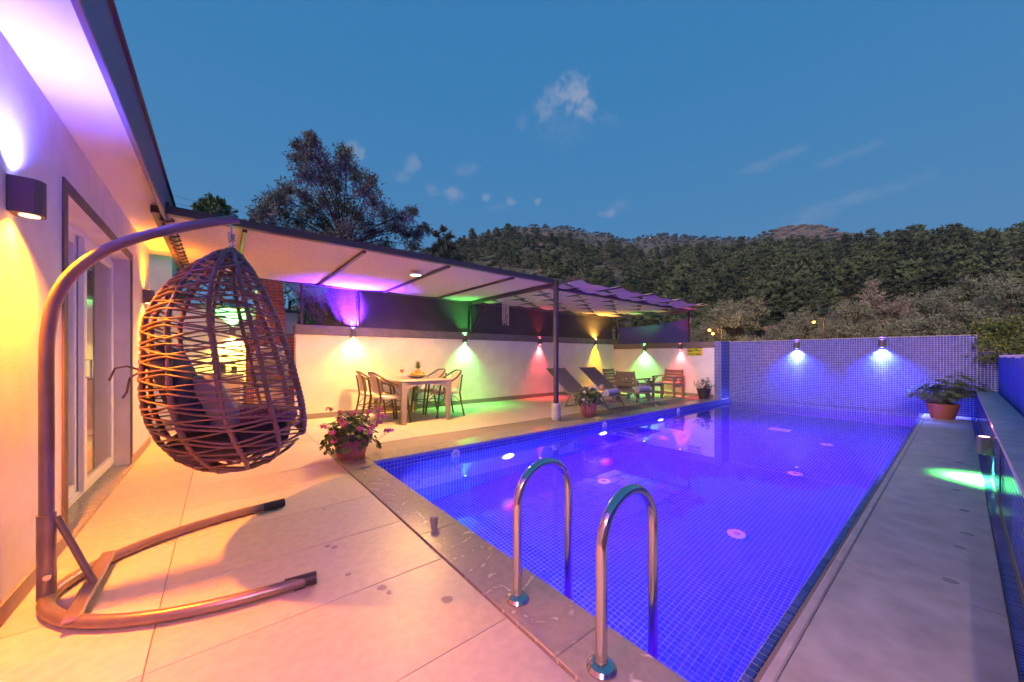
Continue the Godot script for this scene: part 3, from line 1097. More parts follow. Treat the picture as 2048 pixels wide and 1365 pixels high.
# ---------------------------------------------------------------- house and outdoor kitchen
func house() -> void:
	var h := thing("villa", "white plastered villa with a dark fascia and a white sliding door", "house", Vector3.ZERO)
	var b := MB.new()
	var zf := 0.74
	for q in [[-6.68, -5.42, 0.0, 2.55], [-3.42, 4.0, 0.0, 2.55], [-5.42, -3.42, 2.15, 2.55]]:
		b.box(Vector3((q[0] + q[1]) / 2.0, (q[2] + q[3]) / 2.0, zf + 0.11), Vector3(q[1] - q[0], q[3] - q[2], 0.22))
	b.box(Vector3(-6.58, 1.275, 3.08), Vector3(0.2, 2.55, 4.24))
	b.box(Vector3(3.9, 1.275, 3.08), Vector3(0.2, 2.55, 4.24))
	b.box(Vector3(-1.34, 1.275, 5.3), Vector3(10.68, 2.55, 0.2))
	obj("wall", b.mesh(), M.house_plaster, h)
	obj("room_floor", span(Vector3(-6.48, -0.05, 0.97), Vector3(3.8, 0.03, 5.2)), M.room, h)
	obj("soffit", span(Vector3(-6.95, 2.552, 0.43), Vector3(4.2, 2.60, 5.6)), M.soffit_paint, h)
	obj("fascia_board", span(Vector3(-6.98, 2.44, 0.40), Vector3(4.23, 2.76, 0.428), 0.004), M.fascia, h)
	b = MB.new()
	b.quad(Vector3(-7.0, 2.765, 0.38), Vector3(4.25, 2.765, 0.38), Vector3(4.25, 4.0, 3.1), Vector3(-7.0, 4.0, 3.1), Vector3.UP)
	b.quad(Vector3(-7.0, 2.765, 5.8), Vector3(4.25, 2.765, 5.8), Vector3(4.25, 4.0, 3.1), Vector3(-7.0, 4.0, 3.1), Vector3.UP)
	for x in [-6.98, 4.23]:
		b.tri(Vector3(x, 2.6, 0.42), Vector3(x, 2.6, 5.7), Vector3(x, 3.98, 3.1), Vector3(x, 0, 0))
	obj("roof", b.mesh(), M.fascia, h)
	for q in [[-6.68, -5.42], [-3.42, 4.0]]:
		obj("skirting", span(Vector3(q[0], 0.001, 0.727), Vector3(q[1], 0.09, 0.739), 0.003), M.skirting, h)
	# flat brown surround of the door opening
	b = MB.new()
	b.box(Vector3(-3.385, 1.11, 0.734), Vector3(0.07, 2.22, 0.010))
	b.box(Vector3(-5.455, 1.11, 0.734), Vector3(0.07, 2.22, 0.010))
	b.box(Vector3(-4.42, 2.185, 0.734), Vector3(2.0, 0.07, 0.010))
	obj("door_surround", b.mesh(), M.brown_trim, h)
	obj("threshold", span(Vector3(-5.418, -0.01, 0.72), Vector3(-3.422, 0.03, 0.955), 0.003), M.marble_1, h)
	obj("room_partition", span(Vector3(-6.4, 0.0, 2.2), Vector3(-2.6, 2.5, 2.3)), M.soffit_paint, h)
	# sliding door: two leaves of white plastic with glass
	var f := obj("door_frame", _frame_mesh(-5.418, -3.422, 0.032, 2.148, 0.90, 0.05, 0.06), M.pvc, h)
	for k in 2:
		var x0: float = [-4.40, -5.36][k]
		var x1: float = [-3.475, -4.36][k]
		var z: float = [0.905, 0.865][k]
		var leaf := obj("door_leaf", _frame_mesh(x0, x1, 0.075, 2.10, z, 0.075, 0.035), M.pvc, h)
		obj("glass_pane", span(Vector3(x0 + 0.07, 0.145, z - 0.002), Vector3(x1 - 0.07, 2.03, z + 0.002)), M.window_glass, leaf)
		var hb := MB.new()
		hb.tube([Vector3(x1 - 0.035, 0.98, z - 0.017), Vector3(x1 - 0.035, 0.98, z - 0.045), Vector3(x1 - 0.035, 1.12, z - 0.045), Vector3(x1 - 0.035, 1.12, z - 0.017)], 0.008, 6)
		obj("handle", hb.mesh(), M.steel, leaf)
	# gathered curtain behind the first leaf
	b = MB.new()
	var n := 70
	for k in n:
		var xa := -3.45 - 0.85 * k / n
		var xb := -3.45 - 0.85 * (k + 1) / n
		var za := 1.05 + 0.035 * sin(k * 0.9) + 0.012 * sin(k * 2.3)
		var zb := 1.05 + 0.035 * sin((k + 1) * 0.9) + 0.012 * sin((k + 1) * 2.3)
		b.quad(Vector3(xa, 0.05, za), Vector3(xb, 0.05, zb), Vector3(xb, 2.3, zb), Vector3(xa, 2.3, za), Vector3(0, 0, -1))
	var cu := thing("curtain", "pale gathered curtain hanging inside the villa's sliding door", "curtain", Vector3.ZERO)
	obj("cloth", b.mesh(), M.curtain, cu)
	b = MB.new()
	b.tube([Vector3(-5.5, 2.32, 1.05), Vector3(-3.3, 2.32, 1.05)], 0.012, 8)
	obj("rod", b.mesh(), M.steel, cu)

func _frame_mesh(x0: float, x1: float, y0: float, y1: float, z: float, w: float, d: float) -> ArrayMesh:
	var b := MB.new()
	b.box(Vector3(x0 + w / 2.0, (y0 + y1) / 2.0, z), Vector3(w, y1 - y0, d), 0.004)
	b.box(Vector3(x1 - w / 2.0, (y0 + y1) / 2.0, z), Vector3(w, y1 - y0, d), 0.004)
	b.box(Vector3((x0 + x1) / 2.0, y0 + w / 2.0, z), Vector3(x1 - x0 - 2.0 * w, w, d - 0.002), 0.004)
	b.box(Vector3((x0 + x1) / 2.0, y1 - w / 2.0, z), Vector3(x1 - x0 - 2.0 * w, w, d - 0.002), 0.004)
	return b.mesh()

func kitchen() -> void:
	var w := thing("kitchen_wall", "plain cream wall behind the brick barbecue corner", "wall", Vector3.ZERO)
	obj("plaster_face", span(Vector3(-8.7, -0.2, -1.2), Vector3(-8.5, 2.03, 0.66)), M.plaster, w)
	obj("capping", span(Vector3(-8.73, 2.03, -1.2), Vector3(-8.47, 2.09, 0.66), 0.005), M.wall_cap, w)
	w = thing("annex", "tall pale wall of an outbuilding past the end of the villa", "outbuilding", Vector3.ZERO)
	obj("wall", span(Vector3(-9.6, -0.2, 0.665), Vector3(-8.5, 2.86, 3.2)), M.plaster, w)
	obj("roof", span(Vector3(-9.7, 2.862, 0.6), Vector3(-8.4, 2.93, 3.3), 0.005), M.wall_cap, w)
	# side wall that closes the corner between kitchen and garden wall
	w = thing("corner_wall", "short cream wall joining the barbecue to the long garden wall", "wall", Vector3.ZERO)
	obj("plaster_face", span(Vector3(-8.68, -0.2, -1.38), Vector3(-7.655, 1.40, -1.21)), M.plaster, w)
	# barbecue of red brick
	var g := thing("brick_barbecue", "red brick barbecue with an arched oven and a tapering chimney", "barbecue", Vector3(-7.95, 0, -0.71))
	# local: x out to the terrace, z to the villa; the front face is x = 0
	var b := MB.new()
	var hw := 0.38
	b.box(Vector3(-0.28, 0.32, 0.0), Vector3(0.5, 0.64, hw * 2.0 - 0.02))
	for s in [-1.0, 1.0]:
		b.box(Vector3(-0.28, 1.05, s * 0.30), Vector3(0.5, 0.82, 0.14))
	b.box(Vector3(-0.28, 1.44, 0.0), Vector3(0.5, 0.2, hw * 2.0 - 0.02))
	b.box(Vector3(-0.51, 1.0, 0.0), Vector3(0.04, 0.8, 0.6))
	obj("masonry_core", b.mesh(), M.mortar, g)
	var ch := MB.new()
	_taper(ch, 1.54, 2.75, 0.25, 0.185, -0.28, 0.235, 0.17)
	obj("chimney_core", ch.mesh(), M.mortar, g)
	obj("mantel_shelf", span(Vector3(-0.54, 1.54, -0.40), Vector3(0.03, 1.575, 0.40), 0.005), M.wall_cap, g)
	obj("worktop", span(Vector3(-0.53, 0.64, -0.395), Vector3(0.06, 0.68, 0.395), 0.005), M.marble_0, g)
	obj("chimney_cowl", span(Vector3(-0.5, 2.76, -0.22), Vector3(-0.06, 2.80, 0.22), 0.005), M.wall_cap, g)
	# bricks of the front
	var bl := 0.20
	var bh := 0.058
	var brick := boxm(Vector3.ZERO, Vector3(0.03, bh - 0.009, bl - 0.010), 0.002)
	for row in 26:
		var y := 0.03 + bh * row
		var off := 0.0 if row % 2 == 0 else bl / 2.0
		for k in 6:
			var z0 := -hw + bl * (k - 1) + off
			var z1 := z0 + bl
			z0 = maxf(z0, -hw)
			z1 = minf(z1, hw)
			if z1 - z0 < 0.03:
				continue
			if y > 0.61 and y < 0.69:
				continue
			var pieces := [[z0, z1]]
			# arched mouth of the oven and the store below it
			var half := -1.0
			if y > 0.69 and y < 1.34:
				half = 0.22 if y < 1.12 else sqrt(maxf(0.0, 0.22 * 0.22 - (y - 1.12) * (y - 1.12)))
				half += 0.05
			elif y > 0.10 and y < 0.56:
				half = 0.25
			if half > 0.0:
				pieces = [[z0, minf(z1, -half)], [maxf(z0, half), z1]]
			for q in pieces:
				if q[1] - q[0] < 0.03:
					continue
				var whole := absf(q[1] - q[0] - bl) < 0.001
				var m: Mesh = brick if whole else boxm(Vector3.ZERO, Vector3(0.03, bh - 0.009, q[1] - q[0] - 0.010), 0.002)
				obj("brick", m, M["brick_%d" % rng.randi_range(0, 2)], g, Vector3(-0.022 + rnd(-0.002, 0.002), y, (q[0] + q[1]) / 2.0))
	for row in 20:
		var y := 1.605 + bh * row
		var t := (y - 1.54) / 1.21
		var half := lerpf(0.25, 0.185, t)
		var xf := -0.28 + lerpf(0.235, 0.17, t)
		var off := 0.0 if row % 2 == 0 else bl / 2.0
		for k in 4:
			var z0 := maxf(-half, -half + bl * (k - 1) + off)
			var z1 := minf(half, -half + bl * k + off)
			if z1 - z0 < 0.03:
				continue
			obj("brick", boxm(Vector3.ZERO, Vector3(0.03, bh - 0.009, z1 - z0 - 0.010), 0.002), M["brick_%d" % rng.randi_range(0, 2)], g, Vector3(xf, y, (z0 + z1) / 2.0))
	# voussoirs of the arch
	for k in 9:
		var a := PI * (k + 0.5) / 9.0
		var vb := MB.new()
		vb.box(Vector3(-0.012, 1.12 + 0.245 * sin(a), 0.245 * cos(a)), Vector3(0.03, 0.06, 0.075), 0.003, Basis(Vector3(1, 0, 0), PI / 2 - a))
		obj("arch_stone", vb.mesh(), M.plaster, g)
	b = MB.new()
	for k in 12:
		var a0 := PI * k / 12.0
		var a1 := PI * (k + 1) / 12.0
		b.quad(Vector3(0, 1.12 + 0.215 * sin(a0), 0.215 * cos(a0)), Vector3(0, 1.12 + 0.215 * sin(a1), 0.215 * cos(a1)), Vector3(-0.46, 1.12 + 0.215 * sin(a1), 0.215 * cos(a1)), Vector3(-0.46, 1.12 + 0.215 * sin(a0), 0.215 * cos(a0)), Vector3(0, -1, 0))
	obj("oven_vault", b.mesh(), M.plaster, g)
	obj("oven_back", span(Vector3(-0.475, 0.69, -0.225), Vector3(-0.465, 1.36, 0.225)), M.plaster, g)
	var gr := MB.new()
	for k in 9:
		gr.tube([Vector3(-0.42, 0.83, -0.2 + 0.05 * k), Vector3(-0.02, 0.83, -0.2 + 0.05 * k)], 0.004, 4)
	obj("grill_rack", gr.mesh(), M.dark_steel, g)
	obj("store_door", span(Vector3(-0.03, 0.10, -0.24), Vector3(-0.015, 0.56, 0.24), 0.003), M.resin_rattan, g)
	# worktop run toward the villa
	var c := thing("kitchen_counter", "low kitchen counter with a stone top beside the brick barbecue", "counter", Vector3.ZERO)
	obj("cabinet", span(Vector3(-8.48, 0.0, -0.30), Vector3(-8.0, 0.80, 0.62)), M.plaster, c)
	obj("worktop", span(Vector3(-8.49, 0.80, -0.305), Vector3(-7.96, 0.84, 0.64), 0.004), M.marble_0, c)
	for k in 2:
		obj("cabinet_door", span(Vector3(-8.0, 0.08, -0.26 + 0.44 * k), Vector3(-7.985, 0.76, 0.15 + 0.44 * k), 0.003), M.resin_rattan, c)
	for k in 2:
		var t := thing("black_tin", ["round black tin on the kitchen counter nearer the barbecue", "taller black tin on the kitchen counter"][k], "tin", Vector3(-8.15, 0.84, -0.18 + 0.16 * k), 0.0)
		var m := MB.new()
		m.lathe([Vector2(0.045, 0), Vector2(0.045, 0.11 + 0.04 * k), Vector2(0.03, 0.13 + 0.04 * k), Vector2(0.0001, 0.13 + 0.04 * k)], 16)
		obj("tin_body", m.mesh(), M.black_pot, t)
		m = MB.new()
		m.lathe([Vector2(0.012, 0.13 + 0.04 * k), Vector2(0.012, 0.15 + 0.04 * k), Vector2(0.0001, 0.152 + 0.04 * k)], 10)
		obj("tin_knob", m.mesh(), M.steel, t)

func _taper(b: MB, y0: float, y1: float, h0: float, h1: float, xc: float, d0: float, d1: float) -> void:
	var p := []
	for q in [[y0, h0, d0], [y1, h1, d1]]:
		p.append([Vector3(xc - q[2], q[0], -q[1]), Vector3(xc + q[2], q[0], -q[1]), Vector3(xc + q[2], q[0], q[1]), Vector3(xc - q[2], q[0], q[1])])
	for k in 4:
		var k2 := (k + 1) % 4
		var o: Vector3 = p[0][k] + p[0][k2] - Vector3(xc, 0, 0) * 2.0
		o.y = 0.0
		b.quad(p[0][k], p[0][k2], p[1][k2], p[1][k], o)
	b.quad(p[1][0], p[1][1], p[1][2], p[1][3], Vector3.UP)

# ---------------------------------------------------------------- pergola
func pergola() -> void:
	var t := thing("pergola", "dark steel pergola roofed with cream shade cloth along the garden wall", "pergola", Vector3.ZERO)
	# first bay, by the villa: x -7.4 to -4.6
	_bar(t, Vector3(-4.65, 2.46, -4.66), Vector3(-4.57, 2.54, 0.44), "edge_beam")
	_bar(t, Vector3(-7.44, 2.44, -4.66), Vector3(-7.38, 2.50, 0.44), "edge_beam")
	_bar(t, Vector3(-7.44, 2.45, 0.441), Vector3(-4.57, 2.52, 0.50), "edge_beam")
	_bar(t, Vector3(-7.44, 2.40, -4.74), Vector3(-4.53, 2.52, -4.661), "cross_beam")
	for z in [-0.19, -1.39, -2.58, -3.79]:
		_bar(t, Vector3(-7.378, 2.435, z - 0.02), Vector3(-4.652, 2.475, z + 0.02), "rafter")
	for k in 7:
		var z := 0.40 - 0.645 * k
		_bar(t, Vector3(-4.635, 2.541, z - 0.025), Vector3(-4.585, 2.575, z + 0.025), "beam_clip")
	# posts
	_bar(t, Vector3(-4.605, 0.0, -4.735), Vector3(-4.535, 2.399, -4.665), "post")
	_bar(t, Vector3(-7.435, 1.72, -4.73), Vector3(-7.385, 2.399, -4.68), "post")
	_bar(t, Vector3(-7.435, 1.72, -2.12), Vector3(-7.385, 2.438, -2.08), "post")
	_bar(t, Vector3(-7.435, 1.72, -1.14), Vector3(-7.385, 2.438, -1.10), "post")
	_bar(t, Vector3(-4.93, 1.553, -10.54), Vector3(-4.87, 2.44, -10.48), "post")
	_bar(t, Vector3(-7.40, 1.72, -10.56), Vector3(-7.34, 2.44, -10.50), "post")
	var b := MB.new()
	b.box(Vector3(-7.41, 2.10, -4.95), Vector3(0.035, 1.0, 0.035), 0.003, Basis(Vector3(1, 0, 0), -0.62))
	obj("brace", b.mesh(), M.dark_steel, t)
	# cloth panels of the first bay, each sagging a little
	var zs := [0.43, -0.19, -1.39, -2.58, -3.79, -4.66]
	for k in 5:
		b = MB.new()
		_cloth(b, -7.38, -4.65, zs[k + 1], zs[k], 2.482, 0.02 if k > 0 else 0.008)
		obj("cloth_panel", b.mesh(), M.canopy, t)
	# lacing at the villa end
	for k in 14:
		b = MB.new()
		var x := -4.72 - 0.19 * k
		b.tube([Vector3(x, 2.45, 0.455), Vector3(x - 0.02, 2.425, 0.41), Vector3(x - 0.05, 2.455, 0.36), Vector3(x - 0.07, 2.50, 0.39), Vector3(x - 0.1, 2.45, 0.452)], 0.012, 5)
		obj("lacing", b.mesh(), M.dark_steel, t)
	# second bay: woven strips over and under the rafters
	_bar(t, Vector3(-4.94, 2.43, -10.55), Vector3(-4.86, 2.50, -4.742), "edge_beam")
	_bar(t, Vector3(-7.44, 2.43, -10.55), Vector3(-7.38, 2.50, -4.742), "edge_beam")
	_bar(t, Vector3(-7.378, 2.43, -10.56), Vector3(-4.942, 2.50, -10.49), "edge_beam")
	var rz := []
	for k in 9:
		rz.append(-4.93 - 0.62 * k)
	for k in 9:
		_bar(t, Vector3(-7.43, 2.502, rz[k] - 0.018), Vector3(-4.20 if k % 2 == 0 else -4.55, 2.53, rz[k] + 0.018), "rafter")
	for s in 8:
		var x1 := -4.24 - 0.395 * s
		var x0 := x1 - 0.345
		b = MB.new()
		var pts := []
		for k in range(0, 9):
			var over := (k + s) % 2 == 0
			if s == 0 and k % 2 == 1:
				over = false
			pts.append(Vector2(rz[k], 2.545 if over else 2.488))
			if k < 8:
				for j in range(1, 5):
					var f := j / 5.0
					var nxt := 2.545 if (k + 1 + s) % 2 == 0 else 2.488
					pts.append(Vector2(rz[k] - 0.62 * f, lerpf(pts[k * 5].y, nxt, f) - 0.05 * sin(PI * f)))
		pts.append(Vector2(-10.35, pts[-1].y - 0.01))
		for k in pts.size() - 1:
			for side in [1.0, -1.0]:
				var o := Vector3(0, side * 0.0015, 0)
				b.quad(Vector3(x0, pts[k].y, pts[k].x) + o, Vector3(x1, pts[k].y, pts[k].x) + o, Vector3(x1, pts[k + 1].y, pts[k + 1].x) + o, Vector3(x0, pts[k + 1].y, pts[k + 1].x) + o, Vector3.UP * side)
		obj("woven_strip", b.mesh(), M.canopy, t)
	# white sleeve round the foot of the terrace post
	var sl := thing("post_sleeve", "white ribbed concrete sleeve round the foot of the pergola post", "post base", Vector3(-4.57, 0.0, -4.70))
	b = MB.new()
	var prof := [Vector2(0.072, 0.0), Vector2(0.076, 0.03)]
	for k in 8:
		var y := 0.04 + 0.03 * k
		prof.append_array([Vector2(0.081, y), Vector2(0.083, y + 0.012), Vector2(0.081, y + 0.024), Vector2(0.0785, y + 0.026)])
	prof.append_array([Vector2(0.074, 0.30), Vector2(0.062, 0.305), Vector2(0.055, 0.305)])
	b.lathe(prof, 28)
	obj("ribbed_body", b.mesh(), M.grout, sl)
	# shade nets on the garden wall
	var nets := [["shade_net", "dark brown shade net hung over the garden wall behind the blue-lit lamp", -1.15, -2.08, true], ["shade_net", "dark brown shade net hung over the garden wall above the dining table", -2.13, -4.66, false], ["shade_net", "dark brown shade net hung over the garden wall above the sun loungers", -4.75, -10.45, false]]
	for q in nets:
		var nt := thing(q[0], q[1], "shade net", Vector3.ZERO, 0.0, "shade nets under the pergola")
		b = MB.new()
		var n := 40
		for k in n:
			for j in 8:
				var c := []
				for e in [[k, j], [k + 1, j], [k + 1, j + 1], [k, j + 1]]:
					var f: float = float(e[0]) / n
					var g: float = float(e[1]) / 8.0
					var z: float = lerpf(q[2], q[3], f)
					if q[4]:
						z = lerpf(lerpf(-1.42, -0.86, g), q[3], f)
					var x := -7.462 - 0.03 * sin(g * PI) * (1.0 + 0.6 * sin(f * 9.0)) - 0.012 * sin(f * 34.0 + g * 2.0) * (1.0 - g)
					c.append(Vector3(x, lerpf(1.724, 2.46, g) - 0.015 * absf(sin(f * 14.0)) * g, z))
				b.quad(c[0], c[1], c[2], c[3], Vector3(1, 0, 0))
		obj("net_cloth", b.mesh(), M.shade_net if q[4] else M.dense_net, nt)
		var hem := MB.new()
		hem.tube([Vector3(-7.46, 2.46, q[2]), Vector3(-7.46, 2.46, q[3])], 0.008, 6)
		obj("hem_cord", hem.mesh(), M.dark_steel, nt)
	var tp := thing("blue_tarpaulin", "blue tarpaulin tied between pergola posts above the cream end wall", "tarpaulin", Vector3.ZERO)
	b = MB.new()
	for k in 30:
		for j in 6:
			var c := []
			for e in [[k, j], [k + 1, j], [k + 1, j + 1], [k, j + 1]]:
				var f: float = e[0] / 30.0
				var g: float = e[1] / 6.0
				var top := lerpf(2.14, 2.26, f) - 0.07 * sin(f * PI)
				c.append(Vector3(lerpf(-7.32, -4.94, f), lerpf(1.50, top, g), -10.60 - 0.03 * sin(g * PI) - 0.012 * sin(f * 16.0 + g)))
			b.quad(c[0], c[1], c[2], c[3], Vector3(0, 0, 1))
	obj("tarp_cloth", b.mesh(), M.blue_tarp, tp)
	b = MB.new()
	b.tube([Vector3(-4.94, 2.25, -10.60), Vector3(-4.86, 2.28, -10.53), Vector3(-4.84, 2.20, -10.45), Vector3(-4.86, 2.10, -10.46)], 0.008, 6)
	obj("tie", b.mesh(), M.white_plastic, tp)
	# wind chime of shells
	var wc := thing("shell_chime", "pale shell wind chime hanging from the pergola cross beam", "wind chime", Vector3(-6.05, 2.40, -4.70))
	b = MB.new()
	b.lathe([Vector2(0.07, -0.05), Vector2(0.07, -0.042), Vector2(0.0001, -0.03)], 16)
	b.tube([Vector3(0, -0.04, 0), Vector3(0, 0.0, 0)], 0.003, 5)
	obj("hoop", b.mesh(), M.cream_mesh, wc)
	for k in 11:
		var a := TAU * k / 11.0
		b = MB.new()
		var len_ := 0.34 + 0.22 * absf(sin(k * 1.7))
		var p := Vector3(cos(a) * 0.065, -0.05, sin(a) * 0.065)
		b.tube([p, p - Vector3(0, len_, 0)], 0.002, 4)
		for j in int(len_ / 0.035):
			b.ball(p - Vector3(rnd(-0.004, 0.004), 0.03 + 0.035 * j, rnd(-0.004, 0.004)), Vector3(0.011, 0.013, 0.008), 6, 4)
		obj("shell_string", b.mesh(), M.cream_mesh, wc)

func _cloth(b: MB, x0: float, x1: float, z0: float, z1: float, y: float, sag: float) -> void:
	var nx := 16
	var nz := 8
	for i in nx:
		for j in nz:
			for side in [1.0, -1.0]:
				var c := []
				for e in [[i, j], [i + 1, j], [i + 1, j + 1], [i, j + 1]]:
					var f: float = float(e[0]) / nx
					var g: float = float(e[1]) / nz
					c.append(Vector3(lerpf(x0, x1, f), y - sag * sin(g * PI) - 0.004 * sin(f * 21.0 + g * 3.0) + side * 0.0012, lerpf(z0, z1, g)))
				b.quad(c[0], c[1], c[2], c[3], Vector3.UP * side)

func _bar(t: Node3D, a: Vector3, b: Vector3, called: String) -> void:
	obj(called, span(a, b, 0.004), M.dark_steel, t)

# ---------------------------------------------------------------- lamps
func _d_body(b: MB, hw: float, dep: float, y0: float, y1: float) -> void:
	# a body with a flat back on the wall and a rounded front
	var o := [Vector2(-hw, 0.0)]
	for k in 13:
		var a := PI * k / 12.0
		o.append(Vector2(-hw * cos(a), dep - hw * 0.75 + hw * 0.75 * sin(a)))
	o.append(Vector2(hw, 0.0))
	for k in o.size():
		var p: Vector2 = o[k]
		var q: Vector2 = o[(k + 1) % o.size()]
		var nn := Vector3((p.x + q.x) / 2.0, 0, (p.y + q.y) / 2.0 - dep * 0.45)
		b.quad(Vector3(p.x, y0, p.y), Vector3(q.x, y0, q.y), Vector3(q.x, y1, q.y), Vector3(p.x, y1, p.y), nn)
		for y in [y0, y1]:
			b.tri(Vector3(0, y, dep * 0.5), Vector3(p.x, y, p.y), Vector3(q.x, y, q.y), Vector3(0, 1 if y == y1 else -1, 0))

func spot(called: String, at: Vector3, pitch: float, col: Color, energy: float, angle: float, soft := 1.0, size := 0.02) -> void:
	var s := SpotLight3D.new()
	s.name = called
	add_child(s, true)
	s.position = at
	s.rotation_degrees = Vector3(pitch, 0, 0)
	s.light_color = col
	s.light_energy = energy * 3.0
	s.light_size = size
	s.spot_angle = angle
	s.spot_angle_attenuation = soft
	s.spot_range = 25.0
	s.spot_attenuation = 2.0
	s.shadow_enabled = true

func sconce(at: Vector3, turn: float, up: Color, up_e: float, down: Color, down_e: float, angle: float, label: String, up_angle := 0.0) -> void:
	var t := thing("wall_lamp", label, "wall lamp", at, turn, "up and down wall lamps")
	var b := MB.new()
	_d_body(b, 0.045, 0.1, -0.08, 0.08)
	var body := obj("lamp_body", b.mesh(), M.lamp_body, t)
	obj("back_plate", boxm(Vector3(0, 0, 0.004), Vector3(0.096, 0.14, 0.008), 0.002), M.lamp_body, t)
	for e in [[1.0, up, up_e], [-1.0, down, down_e]]:
		if e[2] <= 0.0:
			continue
		b = MB.new()
		var y: float = e[0] * 0.0806
		b.lathe([Vector2(0.031, y), Vector2(0.031, y + e[0] * 0.002), Vector2(0.0001, y + e[0] * 0.004)], 18, Vector3(0, 0, 0.052))
		var key := "lens_%s" % e[1].to_html()
		if not M.has(key):
			glow(key, (e[1] as Color).lerp(Color(1, 1, 1), 0.4), 12.0)
		obj("lamp_lens", b.mesh(), M[key], body)
		spot("wall_lamp_beam", t.transform * Vector3(0, e[0] * 0.092, 0.052), 90.0 * e[0], e[1], e[2], up_angle if e[0] > 0.0 and up_angle > 0.0 else angle)

func lamps() -> void:
	var orange := lin(1.0, 0.215, 0.001)
	var warm := lin(1.0, 0.52, 0.07)
	var blue := lin(0.10, 0.10, 1.0)
	var violet := lin(0.14, 0.02, 1.0)
	var green := lin(0.10, 1.0, 0.14)
	var red := lin(1.0, 0.06, 0.06)
	# on the villa
	sconce(Vector3(-2.68, 1.875, 0.738), PI, blue, 1.1, orange, 5.2, 66.0, "wall lamp on the villa beside the egg chair, blue above and orange below")
	sconce(Vector3(-6.2, 1.875, 0.738), PI, orange, 1.2, orange, 4.4, 66.0, "wall lamp on the villa past the sliding door, glowing orange")
	sconce(Vector3(-0.75, 1.875, 0.738), PI, violet, 2.0, red, 1.6, 70.0, "wall lamp on the villa on the ladder's side of the swing, red below")
	sconce(Vector3(0.55, 1.875, 0.738), PI, violet, 5.0, lin(1.0, 0.58, 0.62), 3.6, 85.0, "wall lamp on the villa beside the low wall, red below and blue above")
	# on the garden wall
	sconce(Vector3(-7.448, 1.60, -2.0), PI / 2, violet, 26.0, warm, 2.6, 64.0, "wall lamp above the dining table, blue above and warm yellow below", 64.0)
	sconce(Vector3(-7.448, 1.56, -4.53), PI / 2, green, 0.7, green, 3.0, 55.0, "green wall lamp beyond the dining table on the long cream wall")
	sconce(Vector3(-7.448, 1.57, -6.98), PI / 2, red, 0.25, red, 2.2, 40.0, "red wall lamp on the long cream wall between a green and an orange one")
	sconce(Vector3(-7.448, 1.60, -9.47), PI / 2, lin(1.0, 0.5, 0.08), 1.5, lin(1.0, 0.42, 0.0), 3.2, 42.0, "orange wall lamp on the long cream wall close to the corner", 72.0)
	sconce(Vector3(-6.26, 1.40, -10.448), 0.0, green, 0.4, green, 3.2, 55.0, "green wall lamp on the short end wall above the slatted armchairs")
	sconce(Vector3(-5.11, 1.43, -10.448), 0.0, red, 0.4, red, 2.2, 40.0, "red wall lamp on the short end wall beside the yellow notice")
	# on the mosaic wall
	for x in [-2.5, -1.04]:
		sconce(Vector3(x, 1.42, -10.994), 0.0, violet, 0.3, lin(0.11, 0.15, 1.0), 10.0, 62.0, "blue wall lamp on the mosaic wall, nearer the cream end wall" if x < -2.0 else "blue wall lamp on the mosaic wall, nearer the big terracotta pot")
	sconce(Vector3(0.193, 0.325, -5.5), -PI / 2, red, 1.5, green, 2.2, 62.0, "small wall lamp on the low mosaic wall, red above and green below")
	sconce(Vector3(-8.498, 1.62, -0.16), PI / 2, green, 3.0, lin(1.0, 0.7, 0.08), 5.0, 60.0, "wall lamp over the kitchen counter, yellow below and green above")
	# flat lamp under the pergola cloth
	var t := thing("ceiling_lamp", "flat white lamp fixed under the pergola cloth above the dining table", "ceiling lamp", Vector3(-5.3, 2.435, -2.35))
	var b := MB.new()
	b.lathe([Vector2(0.0001, 0.0), Vector2(0.085, 0.0), Vector2(0.09, -0.006), Vector2(0.09, -0.026), Vector2(0.08, -0.03), Vector2(0.074, -0.026)], 24)
	obj("lamp_housing", b.mesh(), M.white_plastic, t)
	b = MB.new()
	b.lathe([Vector2(0.0001, -0.034), Vector2(0.05, -0.032), Vector2(0.075, -0.027)], 24)
	obj("lamp_lens", b.mesh(), glow("ceiling_glow", lin(1.0, 0.86, 0.6), 9.0), t)
	spot("ceiling_lamp_beam", Vector3(-5.3, 2.39, -2.35), -90.0, lin(1.0, 0.51, 0.14), 5.6, 85.0, 0.5, 0.06)

# ---------------------------------------------------------------- hanging egg chair
var EGG := [[1.765, -0.03, -0.05, 0.012, 1.75], [1.72, 0.04, -0.08, 0.13, 1.75], [1.62, 0.145, -0.13, 0.27, 1.75], [1.50, 0.235, -0.18, 0.36, 1.75], [1.34, 0.305, -0.24, 0.425, 1.75], [1.15, 0.315, -0.295, 0.44, 1.75], [1.0, 0.32, -0.33, 0.46, 1.75], [0.85, 0.305, -0.36, 0.455, 1.77], [0.72, 0.26, -0.37, 0.43, 1.84], [0.62, 0.19, -0.33, 0.36, 1.95], [0.545, 0.10, -0.24, 0.25, 2.0], [0.505, -0.02, -0.12, 0.08, 2.0]]

